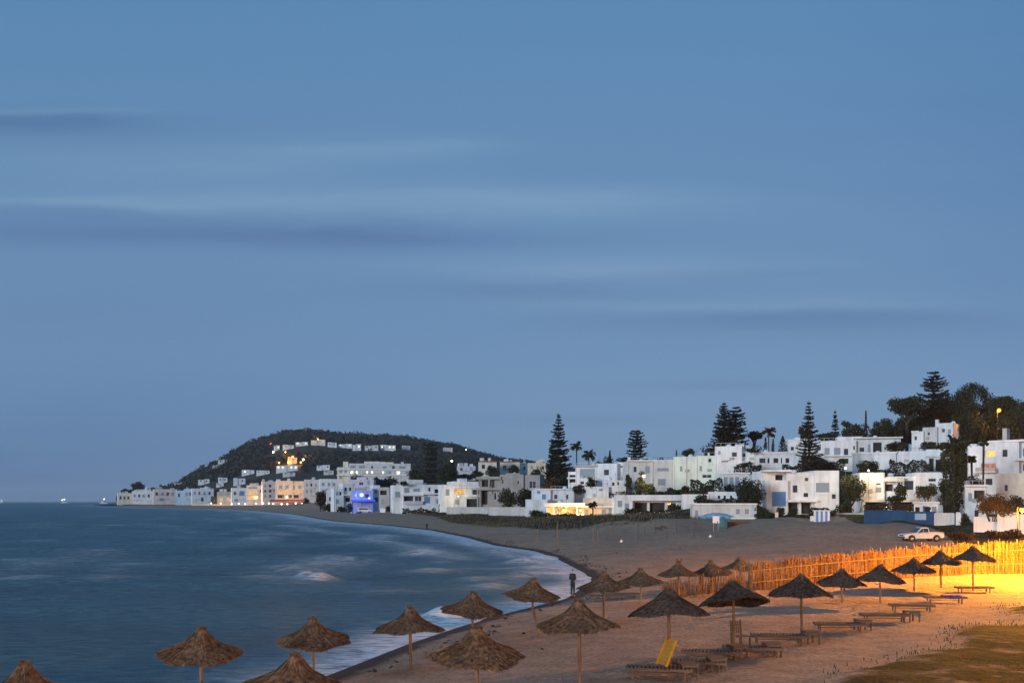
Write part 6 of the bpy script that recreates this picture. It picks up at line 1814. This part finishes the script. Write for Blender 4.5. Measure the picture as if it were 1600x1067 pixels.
bag(971, 847, 'white plastic bag on the open sand below the lit restaurant')
bag(1110, 841, 'white plastic bag on the sand under the blank white board')


def tent(px0, px1, yt, yb, Y, mat, lab, peak=.5):
    O = P((px0 + px1) / 2, yb, Y)
    root = empty('beach_tent', O, -math.atan2(O[0], O[1]), lab, 'tent')
    w, h = (px1 - px0) * Y / F, (yb - yt) * Y / F
    n, mrow = 15, 6
    V = []
    for j in range(mrow):
        for i in range(n):
            t = i / (n - 1)
            prof_ = h * (.52 + .48 * math.sin(PI * min(1, max(0, t * 1.0))) ** .7) * (1 - .16 * abs(j / (mrow - 1) - .3)) + .06 * math.sin(i * 2.3 + j)
            V.append((-w / 2 + w * t, j * .7, prof_))
    mb = MB().add(V, [(j * n + i, j * n + i + 1, (j + 1) * n + i + 1, (j + 1) * n + i) for j in range(mrow - 1) for i in range(n - 1)])
    V2 = [(x, y - .02, q) for (x, y, q) in V[:n]] + [(x, -.05 + .06 * math.sin(i * 1.9), h * .08) for i, (x, y, q) in enumerate(V[:n])]
    mb.add(V2, [(i, i + 1, n + i + 1, n + i) for i in range(n - 1)])
    c = mb.build('tarp', M[mat], root, True)
    sdm = c.modifiers.new('s', 'SOLIDIFY')
    sdm.thickness = .03
    for x in (-w / 2 + .1, 0, w / 2 - .1):
        for y in (.1, 3.3):
            MB().tube([(x, y, -1.2), (x, y, h * .6)], .04, 6).build('pole', M['metal'], root)
    return root


tent(1094, 1146, 801, 814, 178, 'tarp', 'rounded sky-blue tarp shelter in front of the long pale beach building')
tent(1122, 1137, 807, 829, 158, 'teal', 'narrow teal cloth shelter next to the blank white board')
tent(555, 567, 799, 808, 395, 'purple', 'small purple tent on the sand below the blue-lit venue')

# parked van below the venue
O = P(570, 801, 415)
van = empty('parked_van', O, .1, 'pale van parked on the sand in front of the blue-lit venue', 'van')
MB().prism([(-2.9, .45), (-2.9, 2.1), (-2.7, 2.3), (1.3, 2.3), (2.1, 1.4), (2.9, 1.15), (3.0, .45)], -.9, .9).build('body', M['cream'], van, bevel=.06)
for sgn in (-1, 1):
    MB().prism([(-2.3, 1.4), (-2.3, 2.0), (1.1, 2.0), (1.7, 1.4)], sgn * .903, sgn * .92).build('side_window', M['carglass'], van)
MB().add([(1.42, -.8, 2.2), (1.42, .8, 2.2), (2.12, .8, 1.44), (2.12, -.8, 1.44)], [(0, 1, 2, 3)]).build('windscreen', M['carglass'], van)
for x in (-1.8, 1.9):
    for sgn in (-1, 1):
        w_ = MB().lathe([(.05, -.1), (.34, -.1), (.36, -.06), (.36, .06), (.34, .1), (.05, .1)], 14).build('wheel', M['rubber'], van)
        w_.location = (x, sgn * .82, .36)
        w_.rotation_euler = (PI / 2, 0, 0)


# fishing boats with lights on the horizon
def boat(px, Y, lab, big, nl):
    X = (px - CX) / F * Y
    root = empty('fishing_boat', (X, Y, 0), .3, lab, 'boat')
    s = big
    hull = [(-5, .2), (-4.6, -.9), (3.6, -.9), (5.6, 1.6), (4.6, 1.4), (-5, 1.2)]
    MB().prism([(x * s, q * s) for x, q in hull], -1.5 * s, 1.5 * s).build('hull', M['white'], root, bevel=.2)
    MB().box(-3 * s, 0, -1 * s, 1 * s, 1.2 * s, 3.2 * s).build('cabin', M['white'], root, bevel=.1)
    MB().tube([(.5 * s, 0, 1 * s), (.5 * s, 0, 6 * s)], .1 * s, 6).build('mast', M['metal'], root)
    for i in range(nl):
        MB().lathe([(.05, -.45 * s), (.4 * s, -.2 * s), (.4 * s, .2 * s), (.05, .45 * s)], 8, ((.5 - 3.2 * i) * s, 0, (6.1 - i * 1.2) * s)).build('lamp', M['bulb_far'], root)


boat(100, 3600, 'fishing boat with two white lights on the horizon', 2.2, 2)
boat(162, 2600, 'white boat on the horizon close to the headland', 1.9, 1)
boat(2, 3900, 'boat with a single pale light at the left end of the horizon', 1.6, 1)

# pale concrete ledge at the bottom edge
lx0, ly0, lz0 = at_ground(968, 1072)
ledge = empty('concrete_ledge', (5.26, 26.45, gz1(5.26, 26.45)), math.radians(-1), 'pale concrete ledge running along the bottom edge below the sunbeds', 'wall')
MB().box(-2.2, 2.2, -.45, .25, -.4, .12).build('slab', M['paleconc'], ledge, bevel=.02)
MB().box(-2.16, 2.16, -.41, .21, .121, .15).build('coping', M['paleconc'], ledge, bevel=.01)


# ------------------------------------------------------------------ lamps
def point(loc, color, energy, radius=.15):
    l = bpy.data.lights.new('lamp_light', 'POINT')
    l.color = color
    l.energy = energy
    l.shadow_soft_size = radius
    o = bpy.data.objects.new('lamp_light', l)
    COL.objects.link(o)
    o.location = [float(v) for v in loc]
    return o


SOD, WARM = (1, .365, .015), (1, .72, .38)


def street_lamp(loc_top, zg, label, bulb, color, energy, arm=(0, -1), rb=.2, cat='street lamp', group=None, r0=.08):
    x, y, zt = loc_top
    root = empty('street_lamp', (x - arm[0] * 1.0, y - arm[1] * 1.0, zg), 0, label, cat, group)
    h = zt - zg
    MB().tube([(0, 0, -.5), (0, 0, h * .6), (0, 0, h + .25), (arm[0] * .5, arm[1] * .5, h + .5), (arm[0] * 1.0, arm[1] * 1.0, h + .42)], [r0 * 1.2, r0, r0 * .8, r0 * .6, r0 * .6], 8).build('pole', M['darkmetal'], root, True)
    MB().lathe([(.05, .42), (.24, .36), (.30, rb * .72), (.28, rb * .55)], 12, (arm[0], arm[1], 0 + h), cap=False).build('lamp_head', M['darkmetal'], root)
    g = MB().lathe([(rb * math.sin(PI * i / 8) + .002, -rb * math.cos(PI * i / 8)) for i in range(9)], 12, (arm[0], arm[1], h)).build('lamp_globe', M[bulb], root, True)
    g.visible_shadow = True
    if energy:
        point((x, y, zt - rb - .06), color, energy, .12)
    return root


street_lamp((31, 27, 9.0), gz1(31, 27), 'orange street lamp on the grass bank beyond the right edge', 'bulb_s', SOD, 3500, arm=(-1, 0), rb=.22)
# the bright lamp at the right edge, the lamp of the beach beyond the picture, the hilltop lamp, the promenade flood lamp behind the viewer
p = P(1597, 796, 112)
street_lamp(p, gz1(p[0], p[1]), 'bright orange street lamp at the right edge before the white garden walls', 'bulb_s', SOD, 5500, rb=.30)
street_lamp((37.0, 59.5, 7.2), gz1(37.0, 59.5), 'tall orange street lamp standing past the lit end of the reed fence', 'bulb_s', SOD, 118000, arm=(-1, 0), rb=.22)
p = P(1561, 641, 300)
street_lamp(p, gz1(p[0], p[1]), 'orange street lamp glowing among the hilltop trees', 'bulb_s', SOD, 9000, rb=.55)
street_lamp((13, -16, 9.5), gz1(13, -16), 'tall promenade lamp behind the viewpoint', 'bulb_s', (1, .42, .13), 56000, arm=(-1, 0), rb=.22)


def bulb_on(px, py, Y, label, bulb, color, energy, r, off=1.0):
    """a lamp on a bracket or short post"""
    p = P(px, py, Y)
    zg = gz1(p[0], p[1]) if Y < YF else hill_hit(px, py + 4)[2] - 2
    root = empty('lamp_post', (p[0], p[1], min(zg, p[2] - 2)), 0, label, 'lamp')
    h = p[2] - min(zg, p[2] - 2)
    MB().tube([(0, 0, -.5), (0, 0, h - r * .9)], max(.035, r * .12), 6).build('pole', M['darkmetal'], root)
    MB().lathe([(r * math.sin(PI * i / 8) + .002, -r * math.cos(PI * i / 8)) for i in range(9)], 12, (0, 0, h)).build('lamp_globe', M[bulb], root, True)
    MB().lathe([(r * .5, r * .86), (r * .3, r * 1.15), (.02, r * 1.3)], 8, (0, 0, h)).build('cap', M['darkmetal'], root)
    if energy:
        point((p[0], p[1] - r - off, p[2]), color, energy, r)
    return root


bulb_on(1006, 744, 237, 'yellow garden lamp shining on a bush before the plain pale house', 'bulb_y', (1, .85, .3), 1100, .3)
bulb_on(1321, 731, 192, 'warm garden lamp above the dense tree by the warm-lit house', 'bulb_w', WARM, 1600, .22, 2)
bulb_on(1357, 735, 193, 'warm roof lamp at the corner of the warm-lit house', 'bulb_w', WARM, 1400, .18, 2)
bulb_on(1385, 792, 186, 'warm porch lamp above the blue wall', 'bulb_w', WARM, 500, .14, .8)
bulb_on(565, 773, 424, 'bright pale-blue lamp on the front of the beach venue', 'bulb_b', (.03, .08, 1), 4800, .8, 2.5)
bulb_on(577, 778, 421, 'smaller blue lamp at the right corner of the beach venue', 'bulb_b', (.03, .08, 1), 3000, .4, 2)
bulb_on(880, 797, 246, 'golden lamp hanging over the restaurant terrace', 'bulb_y', (1, .55, .12), 1500, .16, .5)
bulb_on(907, 797, 246, 'golden lamp at the end of the restaurant terrace', 'bulb_y', (1, .6, .2), 900, .14, .5)
bulb_on(716, 775, 340, 'warm lamp below the orange-lit upper room', 'bulb_y', WARM, 900, .16, 1)
for px, py, lab in ((415, 690, 'red beacon light on the hill shoulder, left one'), (423, 693, 'red beacon light on the hill shoulder, lower right one')):
    bulb_on(px, py, hill_hit(px, py)[1] - 6, lab, 'bulb_r', (1, .2, .1), 0, 2.2)
bulb_on(457, 714, hill_hit(457, 720)[1] - 8, 'orange lamp over the orange-lit hillside house', 'bulb_faro', SOD, 60000, 1.2, 3)
bulb_on(474, 718, hill_hit(474, 720)[1] - 6, 'small white lamp right of the orange-lit hillside house', 'bulb_far', WARM, 0, 1.3)
bulb_on(706, 720, hill_hit(706, 724)[1] - 60, 'white lamp on the hill behind the dense pine', 'bulb_far', WARM, 0, 1.1)
bulb_on(728, 702, hill_hit(728, 706)[1] - 4, 'white lamp on the tail of the hill ridge', 'bulb_far', WARM, 0, 1.1)
bulb_on(534, 684, hill_hit(534, 685)[1] - 4, 'white hilltop light, left one of two near the crest', 'bulb_far', WARM, 0, 1.1)
bulb_on(543, 684, hill_hit(543, 685)[1] - 4, 'white hilltop light, right one of two near the crest', 'bulb_far', WARM, 0, 1.1)
bulb_on(459, 708, hill_hit(459, 709)[1] - 4, 'white light on the hill above the orange-lit house', 'bulb_far', WARM, 0, 1.0)
bulb_on(427, 706, hill_hit(427, 708)[1] - 4, 'white light on the hill below the red beacons', 'bulb_far', WARM, 0, 1.0)
for px, py, lab in ((450, 722, 'small orange lamp left of the orange-lit hillside house'), (470, 722, 'small orange lamp below the white hillside lamp'), (480, 714, 'orange lamp at the right of the lit cluster on the hill'),
                    (446, 706, 'orange lamp over the low white house below the red lights'), (497, 686, 'orange lamp above the yellow-lit house on the hilltop'), (436, 723, 'orange lamp alone on the left of the lit cluster')):
    bulb_on(px, py, hill_hit(px, py + 3)[1] - 6, lab, 'bulb_faro', SOD, 9000, .9, 3)
for px, Y in ((330, 985), (345, 980), (362, 945), (373, 940), (383, 935), (400, 885), (411, 880), (420, 860), (427, 850), (440, 818), (449, 818), (462, 815), (472, 812)):
    root = bulb_on(px, 786 + (px % 3) * .6, Y - 22, 'white globe lamp on the far promenade below the lit blocks', 'bulb_w', WARM, 0, .62)
    root['group'] = 'promenade globe lamps'
for px, py, Y, e in ((345, 786, 965, 26000), (395, 776, 870, 60000), (452, 776, 805, 60000), (455, 784, 800, 25000), (375, 786, 930, 20000)):
    pp = P(px, py, Y)
    point(pp, (1, .58, .26), e * .22, .6)

# ------------------------------------------------------------------ sun (after-glow behind the viewer), sky, camera
SUN_EL, SUN_AZ = 7.0, 222.0        # degrees; azimuth clockwise from +Y
sl = bpy.data.lights.new('sun', 'SUN')
sl.energy = SUN_E = 2.15
sl.angle = math.radians(14)
sl.color = (1, .985, .97)
so = bpy.data.objects.new('sun', sl)
COL.objects.link(so)
el, az = math.radians(SUN_EL), math.radians(SUN_AZ)
dirv = np.array((math.sin(az) * math.cos(el), math.cos(az) * math.cos(el), math.sin(el)))
from mathutils import Vector
so.rotation_euler = Vector(dirv).to_track_quat('Z', 'Y').to_euler()

w = bpy.data.worlds.new('World')
scn.world = w
w.use_nodes = True
nt = w.node_tree
bg = nt.nodes['Background']
sky = nt.nodes.new('ShaderNodeTexSky')
sky.sky_type = 'NISHITA'
sky.sun_disc = False
sky.sun_elevation = el
sky.sun_rotation = az
sky.altitude = 0
sky.air_density = 1.0
sky.dust_density = 0.0
sky.ozone_density = 3.0
tc = nt.nodes.new('ShaderNodeTexCoord')
sep = nt.nodes.new('ShaderNodeSeparateXYZ')
nt.links.new(tc.outputs['Generated'], sep.inputs[0])


def mth(op, a, b=None, c=None, clamp=False):
    n = nt.nodes.new('ShaderNodeMath')
    n.operation = op
    n.use_clamp = clamp
    for i, x in enumerate((a, b, c)):
        if x is None:
            continue
        if isinstance(x, bpy.types.NodeSocket):
            nt.links.new(x, n.inputs[i])
        else:
            n.inputs[i].default_value = x
    return n.outputs[0]


yy = mth('MAXIMUM', sep.outputs['Y'], .05)
U = mth('DIVIDE', sep.outputs['X'], yy)
Vv = mth('DIVIDE', sep.outputs['Z'], yy)
cmb = nt.nodes.new('ShaderNodeCombineXYZ')
nt.links.new(U, cmb.inputs[0])
nt.links.new(Vv, cmb.inputs[1])
nA = noise(nt, 1.0, 5, cmb.outputs[0], .6, stretch=(2.2, 14, 1))
nB = noise(nt, 1.0, 6, cmb.outputs[0], .62, stretch=(5, 60, 1))
Uw = mth('MULTIPLY_ADD', mth('SUBTRACT', nA, .5), .35, U)
Vw = mth('MULTIPLY_ADD', mth('SUBTRACT', nA, .5), .030, Vv)


def streaks(lst):
    tot = None
    for px, py, hw_, hh_, a in lst:
        du = mth('DIVIDE', mth('SUBTRACT', Uw, (px - CX) / F), hw_ / F)
        dv = mth('DIVIDE', mth('SUBTRACT', Vw, (HZ - py) / F), hh_ / F)
        g = mth('POWER', 2.718, mth('MULTIPLY', mth('ADD', mth('MULTIPLY', du, du), mth('MULTIPLY', dv, dv)), -1.0))
        g = mth('MULTIPLY', g, a)
        tot = g if tot is None else mth('ADD', tot, g)
    return tot


dk = streaks([(60, 188, 190, 20, .55), (230, 362, 460, 26, .55), (600, 372, 240, 18, .40), (830, 455, 260, 20, .34), (1240, 502, 320, 22, .50), (150, 215, 300, 30, .25), (1120, 602, 140, 7, .22), (900, 655, 200, 8, .18), (1130, 432, 160, 8, .22), (150, 480, 400, 60, .16), (100, 330, 260, 10, .2)])
lt = streaks([(110, 172, 150, 7, .55), (760, 318, 330, 24, .85), (280, 255, 400, 46, .55), (250, 318, 330, 14, .5), (560, 235, 170, 12, .40), (700, 225, 90, 8, .3), (930, 422, 280, 22, .55), (1080, 476, 300, 13, .45), (120, 320, 220, 8, .4), (1350, 478, 170, 6, .25)])
md = mth('MULTIPLY_ADD', nB, 1.2, .4)
dk = mth('MULTIPLY', dk, md, clamp=True)
lt = mth('MULTIPLY', lt, md, clamp=True)
skyc = mixc(nt, 1.0, sky.outputs[0], (.1, .1, .1), 'MULTIPLY')
tint = mixc(nt, .88, skyc, ramp(nt, Vv, [(0, (.146, .262, .462)), (.10, (.162, .278, .478)), (.28, (.146, .276, .482)), (.5, (.112, .262, .478))]))      # fixed blue ramp by elevation replaces most of the clear-sky gradient
lowb = mth('MULTIPLY', streaks([(-60, 790, 620, 110, .80), (150, 640, 480, 90, .25), (1760, 200, 380, 420, .30)]), 1.0, clamp=True)  # last entry darkens the upper right, lens falloff painted into the sky
tint = mixc(nt, lowb, tint, mixc(nt, 1.0, tint, (.44, .58, .76), 'MULTIPLY'))
dkc = mixc(nt, dk, tint, mixc(nt, 1.0, tint, (.66, .66, .76), 'MULTIPLY'))
ltc = mixc(nt, lt, dkc, mixc(nt, 1.0, dkc, (1.42, 1.27, 1.12), 'MULTIPLY'))
nt.links.new(ltc, bg.inputs['Color'])
bg.inputs['Strength'].default_value = SKY_S = 1.0     # the sky texture itself is scaled to a tenth above

# the evening air
hb = MB().box(-11800, 11800, -140, 12200, -7, 175)
hm = bpy.data.materials.new('haze')
hm.use_nodes = True
hn = hm.node_tree
hn.nodes.remove(hn.nodes['Principled BSDF'])
pv = hn.nodes.new('ShaderNodeVolumePrincipled')
pv.inputs['Color'].default_value = (.86, .92, 1, 1)
pv.inputs['Density'].default_value = .00005
hn.links.new(pv.outputs[0], hn.nodes['Material Output'].inputs['Volume'])
tag(hb.build('haze', hm), kind='stuff')

cd = bpy.data.cameras.new('camera')
cd.lens = F / 1600 * 36
cd.sensor_width = 36
cd.shift_y = (HZ - 533.5) / 1600
cd.clip_start = .1
cd.clip_end = 100000
co = bpy.data.objects.new('camera', cd)
COL.objects.link(co)
co.location = (0, 0, H)
co.rotation_euler = (PI / 2, 0, 0)
scn.camera = co
scn.view_settings.view_transform = 'Standard'
scn.view_settings.look = 'None'
scn.view_settings.exposure = 0
scn.view_settings.gamma = 1
scn.cycles.use_light_tree = True
